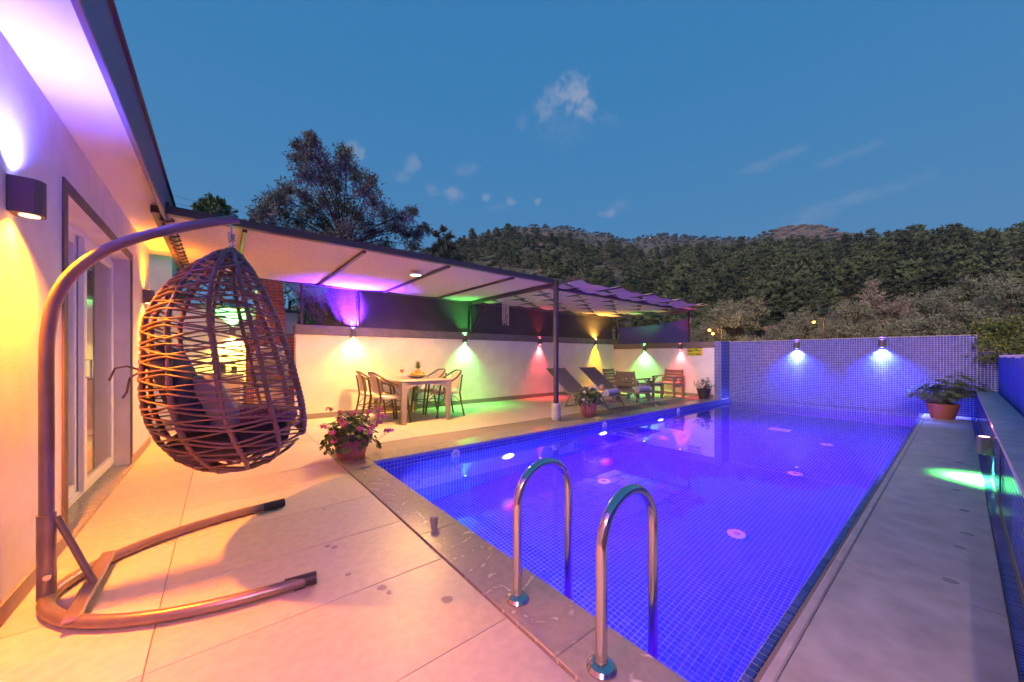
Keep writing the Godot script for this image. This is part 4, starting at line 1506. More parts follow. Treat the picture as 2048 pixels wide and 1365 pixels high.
func egg(y: float, f: float, grow := 1.0) -> Vector3:
	# f runs from one side of the opening (-1) round the back to the other (1)
	var r: Array = EGG[-1]
	for i in EGG.size() - 1:
		if y >= EGG[i + 1][0]:
			var t: float = clampf((EGG[i][0] - y) / (EGG[i][0] - EGG[i + 1][0]), 0.0, 1.0)
			r = []
			for k in 5:
				# smooth through the neighbours
				var p0: float = EGG[maxi(i - 1, 0)][k]
				var p1: float = EGG[i][k]
				var p2: float = EGG[i + 1][k]
				var p3: float = EGG[mini(i + 2, EGG.size() - 1)][k]
				r.append(cubic_interpolate(p1, p2, p0, p3, t) if k > 0 else y)
			break
	var a: float = (r[1] - r[2]) / r[4]
	var c: float = r[1] - a
	var lim := acos(clampf(1.0 - r[4], -1.0, 1.0))
	return Vector3(r[3] * sin(f * lim) * grow, y, c + a * cos(f * lim) * grow)

func swing() -> void:
	var x0 := -2.65
	var s := thing("swing_stand", "brown steel stand with a curved arm and a wide horseshoe base", "swing stand", Vector3(x0, 0, 0))
	var b := MB.new()
	var pts := [Vector3(0, 0.38, 0.63), Vector3(0, 0.8, 0.63), Vector3(0, 1.15, 0.63)]
	for q in [[1.30, 0.622], [1.41, 0.605], [1.51, 0.57], [1.60, 0.515], [1.675, 0.445], [1.735, 0.37], [1.785, 0.29], [1.83, 0.205], [1.875, 0.11], [1.92, 0.01], [1.953, -0.075]]:
		pts.append(Vector3(0, q[0], q[1]))
	b.tube(smooth_path(pts, 4), 0.0245, 20)
	obj("curved_arm", b.mesh(), M.swing_paint, s)
	b = MB.new()
	b.tube([Vector3(0, 0.03, 0.63), Vector3(0, 0.42, 0.63)], 0.0305, 16)
	obj("socket_tube", b.mesh(), M.swing_paint, s)
	b = MB.new()
	b.tube([Vector3(0.03, 0.14, 0.62), Vector3(0.042, 0.14, 0.62)], 0.014, 8)
	obj("bolt", b.mesh(), M.steel, s)
	# horseshoe base
	pts = []
	var half := [[-0.36, 0.60], [-0.20, 0.59], [0.0, 0.555], [0.2, 0.49], [0.35, 0.41], [0.47, 0.315], [0.56, 0.20], [0.61, 0.09], [0.625, 0.0]]
	for q in half:
		pts.append(Vector3(q[1], 0.031, q[0]))
	for k in range(half.size() - 2, -1, -1):
		pts.append(Vector3(-half[k][1], 0.031, half[k][0]))
	b = MB.new()
	b.tube(smooth_path(pts, 4), 0.0275, 20, true)
	obj("base_tube", b.mesh(), M.swing_paint, s)
	for e in [-1.0, 1.0]:
		b = MB.new()
		b.tube([Vector3(0.585 * e, 0.031, -0.24), Vector3(0.603 * e, 0.031, -0.375)], 0.0298, 16)
		obj("end_cap", b.mesh(), M.black_pot, s)
		obj("foot_pad", boxm(Vector3(0.592 * e, 0.005, -0.30), Vector3(0.04, 0.01, 0.05), 0.002), M.black_pot, s)
	obj("cross_bar", boxm(Vector3(0.0, 0.05, 0.49), Vector3(0.68, 0.022, 0.06), 0.008), M.swing_paint, s)
	b = MB.new()
	b.tube([Vector3(0.0, 0.40, 0.60), Vector3(0.03, 0.06, 0.48)], 0.014, 10)
	obj("strut", b.mesh(), M.swing_paint, s)

	# the chair that hangs from it
	var c := thing("egg_chair", "brown wicker egg chair hanging from the curved steel arm", "hanging chair", Vector3(x0, 0, 0))
	b = MB.new()
	pts = []
	for k in 40:
		var a := TAU * k / 8.0
		pts.append(Vector3(0.017 * cos(a), 1.862 - 0.052 * k / 39.0, -0.045 + 0.017 * sin(a)))
	b.tube(pts, 0.0045, 6)
	b.tube([Vector3(0, 1.925, -0.04), Vector3(0, 1.89, -0.045), Vector3(0, 1.862, -0.045)], 0.006, 6)
	b.tube([Vector3(0, 1.812, -0.045), Vector3(0.004, 1.795, -0.058), Vector3(0, 1.782, -0.046), Vector3(-0.002, 1.79, -0.034)], 0.005, 6)
	obj("spring", b.mesh(), M.steel, c)
	b = MB.new()
	b.tube([Vector3(0, 1.80, -0.05), Vector3(0, 1.755, -0.035)], 0.006, 6)
	obj("hook", b.mesh(), M.steel, c)
	var ys := []
	for k in 41:
		ys.append(1.765 - 1.26 * k / 40.0)
	var fr := [-1.0, -0.79, -0.58, -0.36, -0.12, 0.12, 0.36, 0.58, 0.79, 1.0]
	for f in fr:
		pts = []
		for y in ys:
			pts.append(egg(y, f))
		b = MB.new()
		if absf(f) > 0.99:
			# wound rim: fat and knobbly
			var rad := []
			var dense := []
			for k in 160:
				var y: float = 1.765 - 1.06 * k / 159.0
				dense.append(egg(y, f))
				rad.append(0.0175 + 0.0025 * sin(k * 1.7))
			b.tube(dense, rad, 10)
			obj("rim", b.mesh(), M.wicker, c)
		else:
			var rad2 := []
			var dense2 := []
			for k in 120:
				dense2.append(egg(1.765 - 1.258 * k / 119.0, f))
				rad2.append(0.0125 + 0.002 * sin(k * 2.1))
			b.tube(dense2, rad2, 8)
			obj("rib", b.mesh(), M.wicker, c)
	# front lip that closes the bowl
	pts = []
	var rad3 := []
	for k in 60:
		var f := -1.0 + 2.0 * k / 59.0
		var p := egg(0.705, signf(f) if absf(f) > 0.999 else 1.0)
		var w: float = absf(egg(0.705, 1.0).x)
		pts.append(Vector3(w * f, 0.705 - 0.01 * (1.0 - f * f), p.z - 0.03 * (1.0 - f * f)))
		rad3.append(0.0185 + 0.0025 * sin(k * 1.7))
	b = MB.new()
	b.tube(pts, rad3, 10)
	obj("front_lip", b.mesh(), M.wicker, c)
	# flat strands wound from rib to rib, slanting up and down
	var level := 1.74
	var n := 0
	while level > 0.515:
		pts = []
		var h: float = rnd(0.006, 0.021) * (1.0 if n % 3 > 0 else -1.0)
		for k in fr.size() - 1:
			var ya: float = level + h * (1.0 if k % 2 == 0 else -1.0)
			var yb: float = level - h * (1.0 if k % 2 == 0 else -1.0) + rnd(-0.005, 0.005)
			for j in (5 if k < fr.size() - 2 else 6):
				pts.append(egg(clampf(lerpf(ya, yb, j / 5.0), 0.508, 1.755), lerpf(fr[k], fr[k + 1], j / 5.0), 1.016))
		b = MB.new()
		b.tube(pts, 0.0105, 4, true, 0.5)
		obj("wicker_strand", b.mesh(), M.wicker, c)
		level -= rnd(0.022, 0.032)
		n += 1
	# loose tie at the back
	b = MB.new()
	b.tube([Vector3(0.02, 1.08, 0.325), Vector3(0.03, 1.10, 0.37), Vector3(0.03, 1.09, 0.41), Vector3(0.03, 1.03, 0.43)], 0.005, 5)
	b.tube([Vector3(0.02, 1.07, 0.325), Vector3(0.03, 1.04, 0.36), Vector3(0.03, 0.97, 0.37), Vector3(0.03, 0.94, 0.385)], 0.005, 5)
	obj("tie_cord", b.mesh(), M.wicker, c)
	# cushions
	var q := obj("seat_cushion", _pillow(Vector3(0.36, 0.09, 0.27), 0.5), M.cushion_dark, self, Vector3(x0, 0.69, -0.06))
	q.rotation_degrees = Vector3(4, 0, 0)
	tag(q, "thick dark seat cushion lying in the egg chair", "cushion")
	q = obj("back_cushion", _pillow(Vector3(0.30, 0.24, 0.075), 0.6), M.cushion_navy, self, Vector3(x0 + 0.02, 0.97, 0.16))
	q.rotation_degrees = Vector3(18, 0, 0)
	tag(q, "dark navy cushion leaning at the back of the egg chair", "cushion")
	q = obj("throw_pillow", _pillow(Vector3(0.17, 0.16, 0.06), 0.7), M.cushion_grey, self, Vector3(x0 + 0.15, 0.90, 0.05))
	q.rotation_degrees = Vector3(28, 25, 0)
	tag(q, "small grey pillow propped on the egg chair's seat", "cushion")
	q = obj("throw_pillow", _pillow(Vector3(0.19, 0.055, 0.17), 0.7), M.cushion_pink, self, Vector3(x0 + 0.08, 0.815, -0.16))
	q.rotation_degrees = Vector3(-6, 20, 4)
	tag(q, "pink patterned pillow lying flat at the egg chair's opening", "cushion")

func _pillow(r: Vector3, sharp: float) -> ArrayMesh:
	# a stuffed cushion: flattened, squarish, with creases toward the corners
	var b := MB.new()
	b.ball(Vector3.ZERO, Vector3.ONE, 28, 16)
	for i in b.v.size():
		var d := b.v[i]
		var e := 1.0 - sharp * 0.6
		var q := Vector3(signf(d.x) * pow(absf(d.x), e), signf(d.y) * pow(absf(d.y), e), signf(d.z) * pow(absf(d.z), e))
		var k := 1.0 + 0.03 * sin(d.x * 9.0 + d.z * 5.0) + 0.02 * sin(d.y * 13.0 + d.x * 4.0)
		b.v[i] = q * r * k
	for i in range(0, b.v.size(), 3):
		for j in 3:
			b.n[i + j] = (b.v[i + j] / (r * r)).normalized()
	return b.mesh()

# ---------------------------------------------------------------- dining set
func dining() -> void:
	var t := thing("dining_table", "light brown resin table with arched aprons on the terrace", "table", Vector3(-6.55, 0, -2.79))
	obj("table_top", boxm(Vector3(0, 0.725, 0), Vector3(1.54, 0.03, 0.94), 0.012), M.resin_rattan, t)
	for sx in [-1.0, 1.0]:
		for sz in [-1.0, 1.0]:
			var b := MB.new()
			_leg(b, Vector3(sx * 0.715, 0, sz * 0.415), 0.033, 0.05, 0.71)
			obj("leg", b.mesh(), M.resin_rattan, t)
	for q in [[true, 1.0], [true, -1.0], [false, 1.0], [false, -1.0]]:
		var b := MB.new()
		var half := 0.68 if q[0] else 0.38
		var n := 14
		for k in n:
			var pa := -half + 2.0 * half * k / n
			var pb := -half + 2.0 * half * (k + 1) / n
			var ha := 0.60 + 0.065 * (1.0 - pow(absf(pa / half), 2.4)) - 0.10 * pow(absf(pa / half), 10.0)
			var hb := 0.60 + 0.065 * (1.0 - pow(absf(pb / half), 2.4)) - 0.10 * pow(absf(pb / half), 10.0)
			for side in [-1.0, 1.0]:
				var w: float = q[1] * (0.445 if q[0] else 0.745) + side * 0.009
				var c := []
				for e in [[pa, ha], [pb, hb], [pb, 0.709], [pa, 0.709]]:
					c.append(Vector3(e[0], e[1], w) if q[0] else Vector3(w, e[1], e[0]))
				b.quad(c[0], c[1], c[2], c[3], Vector3(0, 0, side) if q[0] else Vector3(side, 0, 0))
			var w1: float = q[1] * (0.445 if q[0] else 0.745)
			var c2 := []
			for e in [[pa, ha, -0.009], [pb, hb, -0.009], [pb, hb, 0.009], [pa, ha, 0.009]]:
				c2.append(Vector3(e[0], e[1], w1 + e[2]) if q[0] else Vector3(w1 + e[2], e[1], e[0]))
			b.quad(c2[0], c2[1], c2[2], c2[3], Vector3(0, -1, 0))
		obj("apron", b.mesh(), M.resin_rattan, t)
	# bistro armchairs
	var first := thing("bistro_chair", "", "chair", Vector3.ZERO, 0.0, "bistro chairs at the dining table")
	var mb := MB.new()
	for s in [-1.0, 1.0]:
		mb = MB.new()
		mb.tube([Vector3(0.27 * s, 0, -0.27), Vector3(0.255 * s, 0.25, -0.245), Vector3(0.25 * s, 0.45, -0.22), Vector3(0.262 * s, 0.60, -0.20), Vector3(0.27 * s, 0.645, -0.15)], 0.018, 8)
		obj("leg", mb.mesh(), M.bamboo_metal, first)
		mb = MB.new()
		mb.tube([Vector3(0.23 * s, 0, 0.31), Vector3(0.215 * s, 0.25, 0.255), Vector3(0.21 * s, 0.45, 0.225), Vector3(0.21 * s, 0.70, 0.26), Vector3(0.20 * s, 0.80, 0.285)], 0.017, 8)
		obj("leg", mb.mesh(), M.bamboo_metal, first)
		mb = MB.new()
		mb.tube([Vector3(0.25 * s, 0.24, -0.242), Vector3(0.215 * s, 0.24, 0.258)], 0.008, 6)
		mb.tube([Vector3(0.25 * s, 0.25, -0.242), Vector3(0.235 * s, 0.38, -0.10), Vector3(0.23 * s, 0.42, 0.0), Vector3(0.225 * s, 0.38, 0.12), Vector3(0.215 * s, 0.25, 0.256)], 0.007, 6)
		obj("side_stretcher", mb.mesh(), M.bamboo_metal, first)
		mb = MB.new()
		mb.tube([Vector3(0.262 * s, 0.46, -0.20), Vector3(0.27 * s, 0.50, -0.06), Vector3(0.265 * s, 0.57, 0.0), Vector3(0.262 * s, 0.655, 0.02)], 0.007, 6)
		obj("arm_brace", mb.mesh(), M.bamboo_metal, first)
	mb = MB.new()
	var arc := []
	for k in 25:
		var a := PI * k / 24.0
		var sx := cos(a)
		var up := sin(a)
		arc.append(Vector3(0.27 * signf(sx) * pow(absf(sx), 0.55), 0.64 + 0.235 * pow(up, 1.4), -0.16 + 0.47 * pow(up, 0.8)))
	mb.tube(arc, 0.016, 8)
	obj("arm_rail", mb.mesh(), M.bamboo_metal, first)
	mb = MB.new()
	mb.tube([Vector3(-0.245, 0.24, -0.243), Vector3(0.245, 0.24, -0.243)], 0.008, 6)
	mb.tube([Vector3(-0.215, 0.24, 0.257), Vector3(0.215, 0.24, 0.257)], 0.008, 6)
	obj("cross_stretcher", mb.mesh(), M.bamboo_metal, first)
	obj("seat", _seat(), M.cream_mesh, first)
	mb = MB.new()
	for k in 16:
		for side in [1.0, -1.0]:
			var c := []
			for e in [[k, 0], [k + 1, 0], [k + 1, 1], [k, 1]]:
				var f: float = -1.0 + 2.0 * e[0] / 16.0
				var top := 0.855 - 0.13 * pow(absf(f), 2.6)
				var y: float = 0.53 if e[1] == 0 else top
				var z: float = 0.235 + (y - 0.45) * 0.16 - 0.055 * f * f + side * 0.004
				c.append(Vector3(0.205 * f, y, z))
			mb.quad(c[0], c[1], c[2], c[3], Vector3(0, 0, side))
	mb.tube([Vector3(-0.205, 0.53, 0.195), Vector3(0, 0.53, 0.248), Vector3(0.205, 0.53, 0.195)], 0.009, 6)
	obj("backrest", mb.mesh(), M.cream_mesh, first)
	var spots := [[Vector3(-6.22, 0, -2.26), 0.06, "cream and brown bistro chair on the villa's side of the table, nearer the pool"], [Vector3(-6.87, 0, -2.24), -0.04, "cream and brown bistro chair on the villa's side of the table, nearer the wall"], [Vector3(-6.26, 0, -3.36), PI - 0.05, "cream and brown bistro chair on the loungers' side of the table, nearer the pool"], [Vector3(-6.88, 0, -3.34), PI + 0.04, "cream and brown bistro chair on the loungers' side of the table, nearer the wall"]]
	for k in 4:
		var c: Node3D = first if k == 0 else copy(first, Vector3.ZERO)
		c.position = spots[k][0]
		c.rotation.y = spots[k][1]
		c.set_meta("label", spots[k][2])
	# fruit and a drink on the table
	var top := Vector3(-6.40, 0.742, -2.86)
	var pl := thing("fruit_platter", "wide glass platter of fruit in the middle of the dining table", "platter", top)
	mb = MB.new()
	mb.lathe([Vector2(0.08, 0.0), Vector2(0.09, 0.008), Vector2(0.16, 0.03), Vector2(0.19, 0.045), Vector2(0.187, 0.048), Vector2(0.15, 0.034), Vector2(0.0001, 0.014)], 28)
	obj("dish", mb.mesh(), M.cushion_grey, pl)
	mat("banana_skin", lin(0.62, 0.42, 0.05), 0.5)
	mat("orange_skin", lin(0.65, 0.22, 0.02), 0.5)
	mat("pineapple_skin", lin(0.30, 0.20, 0.05), 0.7)
	mat("pineapple_leaf", lin(0.09, 0.14, 0.04), 0.6)
	var pa := thing("pineapple", "pineapple with a spiky green crown standing on the fruit platter", "pineapple", top + Vector3(0.0, 0.03, -0.02))
	mb = MB.new()
	mb.lathe([Vector2(0.03, 0.0), Vector2(0.052, 0.03), Vector2(0.058, 0.07), Vector2(0.05, 0.115), Vector2(0.02, 0.135), Vector2(0.0001, 0.137)], 22, Vector3.ZERO, 11, 0.09)
	obj("pineapple_body", mb.mesh(), M.pineapple_skin, pa)
	mb = MB.new()
	for k in 26:
		var a := k * 2.4
		var lean := 0.15 + 0.9 * (1.0 - k / 26.0)
		var dir := Vector3(cos(a) * lean, 1.0, sin(a) * lean).normalized()
		mb.leaf(Vector3(0, 0.125 + 0.002 * k, 0), dir, dir.cross(Vector3(cos(a), 0, sin(a))).normalized(), 0.10 + 0.002 * k, 0.016)
	obj("crown", mb.mesh(), M.pineapple_leaf, pa)
	for k in 7:
		var a := TAU * k / 7.0 + 0.3
		var p := top + Vector3(cos(a) * 0.115, 0.062, sin(a) * 0.115)
		if k % 2 == 0:
			var o := thing("banana", "ripe yellow banana lying on the fruit platter", "banana", p, -a, "bananas on the platter")
			mb = MB.new()
			var bp := []
			var br := []
			for j in 9:
				var f := -1.0 + 2.0 * j / 8.0
				bp.append(Vector3(0.02 * f * f - 0.01, 0.004 + 0.012 * f * f, 0.075 * f))
				br.append(0.017 * sqrt(maxf(0.06, 1.0 - pow(absf(f), 3.0))))
			mb.tube(bp, br, 8)
			obj("banana_fruit", mb.mesh(), M.banana_skin, o)
		else:
			mb = MB.new()
			mb.ball(Vector3.ZERO, Vector3(0.036, 0.034, 0.036), 12, 8)
			var o := obj("orange", mb.mesh(), M.orange_skin, self, p + Vector3(0, 0.012, 0))
			tag(o, "round orange lying on the fruit platter", "orange", "oranges on the platter")
	_glass(Vector3(-6.62, 0.742, -2.66), "stemmed glass with an orange drink beside the fruit platter")

func _leg(b: MB, at: Vector3, r0: float, r1: float, h: float) -> void:
	for k in 4:
		var a := Vector2([-1, 1, 1, -1][k], [-1, -1, 1, 1][k])
		var c := Vector2([1, 1, -1, -1][k], [-1, 1, 1, -1][k])
		b.quad(at + Vector3(a.x * r0, 0, a.y * r0), at + Vector3(c.x * r0, 0, c.y * r0), at + Vector3(c.x * r1, h, c.y * r1), at + Vector3(a.x * r1, h, a.y * r1), Vector3(a.x + c.x, 0, a.y + c.y))
	b.quad(at + Vector3(-r0, 0, -r0), at + Vector3(r0, 0, -r0), at + Vector3(r0, 0, r0), at + Vector3(-r0, 0, r0), Vector3.DOWN)

func _seat() -> ArrayMesh:
	var b := MB.new()
	var prof := []
	for k in 20:
		var a := TAU * k / 20.0
		prof.append(Vector2(0.245 * signf(cos(a)) * pow(absf(cos(a)), 0.6), 0.235 * signf(sin(a)) * pow(absf(sin(a)), 0.6)))
	for k in 20:
		var p: Vector2 = prof[k]
		var q: Vector2 = prof[(k + 1) % 20]
		b.tri(Vector3(0, 0.452, 0), Vector3(p.x, 0.462, p.y), Vector3(q.x, 0.462, q.y), Vector3.UP)
		b.tri(Vector3(0, 0.43, 0), Vector3(p.x, 0.43, p.y), Vector3(q.x, 0.43, q.y), Vector3.DOWN)
		b.quad(Vector3(p.x, 0.43, p.y), Vector3(q.x, 0.43, q.y), Vector3(q.x, 0.462, q.y), Vector3(p.x, 0.462, p.y), Vector3(p.x, 0, p.y))
	return b.mesh()

func _glass(at: Vector3, label: String) -> void:
	var g := thing("cocktail_glass", label, "glass", at, 0.0, "stemmed glasses")
	if not M.has("clear_glass"):
		var m := mat("clear_glass", Color(0.95, 0.97, 0.97, 0.12), 0.02)
		m.transparency = BaseMaterial3D.TRANSPARENCY_ALPHA
		mat("orange_drink", lin(0.75, 0.16, 0.03), 0.15)
		M.orange_drink.backlight_enabled = true
		M.orange_drink.backlight = Color(0.9, 0.4, 0.2)
	var b := MB.new()
	b.lathe([Vector2(0.034, 0.0), Vector2(0.034, 0.003), Vector2(0.006, 0.008), Vector2(0.0045, 0.02), Vector2(0.0045, 0.09), Vector2(0.02, 0.10), Vector2(0.037, 0.13), Vector2(0.038, 0.17), Vector2(0.033, 0.205)], 20)
	obj("glass_bowl", b.mesh(), M.clear_glass, g)
	b = MB.new()
	b.lathe([Vector2(0.0001, 0.099), Vector2(0.018, 0.102), Vector2(0.035, 0.131), Vector2(0.0362, 0.155), Vector2(0.0001, 0.155)], 20)
	obj("drink", b.mesh(), M.orange_drink, g)

# ---------------------------------------------------------------- loungers and armchairs
func lounge() -> void:
	var first := thing("sun_lounger", "", "sun lounger", Vector3.ZERO, 0.0, "sun loungers by the pool")
	# local: the foot at x = 0, the head toward -x
	var hw := 0.30
	var b := MB.new()
	for s in [-1.0, 1.0]:
		b = MB.new()
		b.box(Vector3(-0.60, 0.335, s * hw), Vector3(1.20, 0.035, 0.03), 0.006)
		obj("side_rail", b.mesh(), M.taupe_frame, first)
		b = MB.new()
		b.tube([Vector3(-0.30, 0.325, s * (hw - 0.02)), Vector3(-0.06, 0.0, s * (hw - 0.02))], 0.019, 8, true, 0.7)
		obj("leg", b.mesh(), M.taupe_frame, first)
		b = MB.new()
		b.tube([Vector3(-1.12, 0.325, s * (hw - 0.02)), Vector3(-1.30, 0.0, s * (hw - 0.02))], 0.019, 8, true, 0.7)
		obj("leg", b.mesh(), M.taupe_frame, first)
		b = MB.new()
		b.tube([Vector3(-1.19, 0.345, s * hw), Vector3(-1.86, 0.86, s * hw)], 0.015, 8)
		obj("back_rail", b.mesh(), M.taupe_frame, first)
	b = MB.new()
	b.tube([Vector3(-0.22, 0.20, -hw + 0.02), Vector3(-0.22, 0.20, hw - 0.02)], 0.011, 8)
	b.tube([Vector3(-1.28, 0.03, -hw + 0.02), Vector3(-1.28, 0.03, hw - 0.02)], 0.011, 8)
	obj("cross_tube", b.mesh(), M.taupe_frame, first)
	b = MB.new()
	b.tube([Vector3(-1.52, 0.59, -0.2), Vector3(-1.36, 0.34, -0.2)], 0.008, 6)
	b.tube([Vector3(-1.52, 0.59, 0.2), Vector3(-1.36, 0.34, 0.2)], 0.008, 6)
	b.tube([Vector3(-1.20, 0.335, -0.2), Vector3(-1.52, 0.335, -0.2)], 0.008, 6)
	b.tube([Vector3(-1.20, 0.335, 0.2), Vector3(-1.52, 0.335, 0.2)], 0.008, 6)
	obj("back_support", b.mesh(), M.taupe_frame, first)
	obj("seat_sling", boxm(Vector3(-0.60, 0.350, 0), Vector3(1.18, 0.006, hw * 2.0 - 0.02), 0.002), M.taupe_mesh, first)
	b = MB.new()
	b.box(Vector3(-1.53, 0.603, 0), Vector3(0.845, 0.006, hw * 2.0 - 0.012), 0.002, Basis(Vector3(0, 0, 1), -atan2(0.515, 0.67)))
	obj("back_sling", b.mesh(), M.taupe_mesh, first)
	for k in 2:
		var l: Node3D = first if k == 0 else copy(first, Vector3.ZERO)
		l.position = Vector3(-4.27, 0, [-6.29, -7.46][k])
		l.set_meta("label", ["taupe sling sun lounger with raised back beside the round flower pot", "taupe sling sun lounger with raised back next to the slatted armchairs"][k])
		var t := obj("rolled_towel", _towel(), M.towel, self, Vector3(-4.50, 0.418, l.position.z + 0.04))
		t.rotation_degrees = Vector3(0, 8 - 10 * k, 0)
		tag(t, ["rolled grey towel on the foot of the lounger by the round flower pot", "rolled grey towel on the foot of the lounger next to the armchairs"][k], "towel", "rolled towels")
	_glass(Vector3(-4.62, 0.354, -6.10), "stemmed glass of orange drink on the lounger, close to its towel")
	_glass(Vector3(-4.78, 0.354, -6.27), "stemmed glass of orange drink on the lounger, farther up the sling")
	# slatted resin armchairs
	var ch := thing("slatted_armchair", "", "armchair", Vector3.ZERO, 0.0, "slatted armchairs round the low table")
	for s in [-1.0, 1.0]:
		obj("leg", boxm(Vector3(s * 0.30, 0.28, -0.28), Vector3(0.05, 0.56, 0.06), 0.006), M.taupe_resin, ch)
		b = MB.new()
		b.box(Vector3(s * 0.30, 0.27, 0.25), Vector3(0.05, 0.55, 0.06), 0.006, Basis(Vector3(1, 0, 0), 0.05))
		obj("leg", b.mesh(), M.taupe_resin, ch)
		obj("armrest", boxm(Vector3(s * 0.30, 0.575, -0.02), Vector3(0.075, 0.03, 0.64), 0.008), M.taupe_resin, ch)
		obj("side_rail", boxm(Vector3(s * 0.30, 0.33, -0.01), Vector3(0.035, 0.07, 0.47), 0.005), M.taupe_resin, ch)
		b = MB.new()
		b.tube([Vector3(s * 0.30, 0.40, -0.26), Vector3(s * 0.30, 0.49, -0.19), Vector3(s * 0.30, 0.56, -0.08)], 0.016, 6)
		obj("arm_brace", b.mesh(), M.taupe_resin, ch)
		b = MB.new()
		b.box(Vector3(s * 0.255, 0.56, 0.285), Vector3(0.045, 0.44, 0.03), 0.005, Basis(Vector3(1, 0, 0), 0.20))
		obj("back_post", b.mesh(), M.taupe_resin, ch)
	for k in 5:
		obj("seat_slat", boxm(Vector3(0, 0.375, -0.24 + 0.105 * k), Vector3(0.56, 0.022, 0.09), 0.005), M.taupe_resin, ch)
	for k in 4:
		b = MB.new()
		var y: float = [0.43, 0.53, 0.62, 0.715][k]
		b.box(Vector3(0, y, 0.285 + (y - 0.56) * 0.20), Vector3(0.47, [0.085, 0.07, 0.065, 0.09][k], 0.02), 0.005, Basis(Vector3(1, 0, 0), 0.20))
		obj("back_slat", b.mesh(), M.taupe_resin, ch)
	obj("seat_pad", boxm(Vector3(0, 0.40, -0.03), Vector3(0.50, 0.035, 0.48), 0.016), M.cream_mesh, ch)
	var spots := [[Vector3(-5.33, 0, -8.30), 0.0, "slatted taupe armchair with its back to the loungers"], [Vector3(-6.45, 0, -9.25), -PI / 2, "slatted taupe armchair with its back to the long cream wall"], [Vector3(-5.24, 0, -9.98), PI, "slatted taupe armchair with its back to the short end wall, under the red lamp"]]
	for k in 3:
		var c: Node3D = ch if k == 0 else copy(ch, Vector3.ZERO)
		c.position = spots[k][0]
		c.rotation.y = spots[k][1]
		c.set_meta("label", spots[k][2])
	var lt := thing("low_table", "low square taupe table between the slatted armchairs", "table", Vector3(-5.35, 0, -9.18))
	obj("table_top", boxm(Vector3(0, 0.40, 0), Vector3(0.52, 0.03, 0.52), 0.008), M.taupe_resin, lt)
	for sx in [-1.0, 1.0]:
		for sz in [-1.0, 1.0]:
			obj("leg", boxm(Vector3(sx * 0.22, 0.193, sz * 0.22), Vector3(0.055, 0.385, 0.055), 0.006), M.taupe_resin, lt)
	for s in [-1.0, 1.0]:
		obj("apron", boxm(Vector3(0, 0.355, s * 0.22), Vector3(0.385, 0.055, 0.02), 0.003), M.taupe_resin, lt)
	var tr := thing("snack_bowl", "shallow wooden bowl on the low table", "bowl", Vector3(-5.32, 0.416, -9.12))
	b = MB.new()
	b.lathe([Vector2(0.05, 0.0), Vector2(0.09, 0.02), Vector2(0.12, 0.055), Vector2(0.112, 0.056), Vector2(0.08, 0.026), Vector2(0.0001, 0.014)], 22)
	obj("bowl_body", b.mesh(), M.bamboo_metal, tr)

func _towel() -> ArrayMesh:
	# a rolled cloth: spiral seen at both ends, lying across the lounger
	var b := MB.new()
	var n := 90
	var turns := 4.0
	var half := 0.22
	for k in n:
		var c := []
		for e in [k, k + 1]:
			var a: float = TAU * turns * e / n
			var r: float = 0.012 + 0.050 * e / n
			c.append(Vector3(cos(a) * r, sin(a) * r, 0))
			c.append(Vector3(cos(a) * (r + 0.010), sin(a) * (r + 0.010), 0))
		var z := Vector3(0, 0, half)
		var o: Vector3 = c[1] + c[3]
		b.quad(c[1] - z, c[3] - z, c[3] + z, c[1] + z, o)
		for s in [-1.0, 1.0]:
			b.quad(c[0] + z * s, c[1] + z * s, c[3] + z * s, c[2] + z * s, Vector3(0, 0, s))
	return b.mesh()

# ---------------------------------------------------------------- potted plants
func _round_leaf(b: MB, at: Vector3, nrm: Vector3, r: float) -> void:
	# a lobed, slightly cupped round leaf
	var s := nrm.cross(rdir()).normalized()
	var t := nrm.cross(s)
	var n := 10
	for k in n - 1:
		var a := TAU * (k + 0.5) / n
		var c := TAU * (k + 1.5) / n
		var ra := r * (1.0 + 0.13 * (1.0 if k % 2 == 0 else -1.0))
		var rc := r * (1.0 + 0.13 * (1.0 if k % 2 == 1 else -1.0))
		b.tri(at, at + (s * cos(a) + t * sin(a)) * ra + nrm * r * 0.28, at + (s * cos(c) + t * sin(c)) * rc + nrm * r * 0.28, nrm)

func _stems(b: MB, base: Vector3, ends: Array, r: float) -> void:
	for e in ends:
		var mid: Vector3 = base.lerp(e, 0.5) + Vector3(rnd(-0.02, 0.02), 0.03, rnd(-0.02, 0.02))
		b.tube([base + Vector3(rnd(-0.04, 0.04), 0, rnd(-0.04, 0.04)), mid, e], [r, r * 0.8, r * 0.5], 5, false)

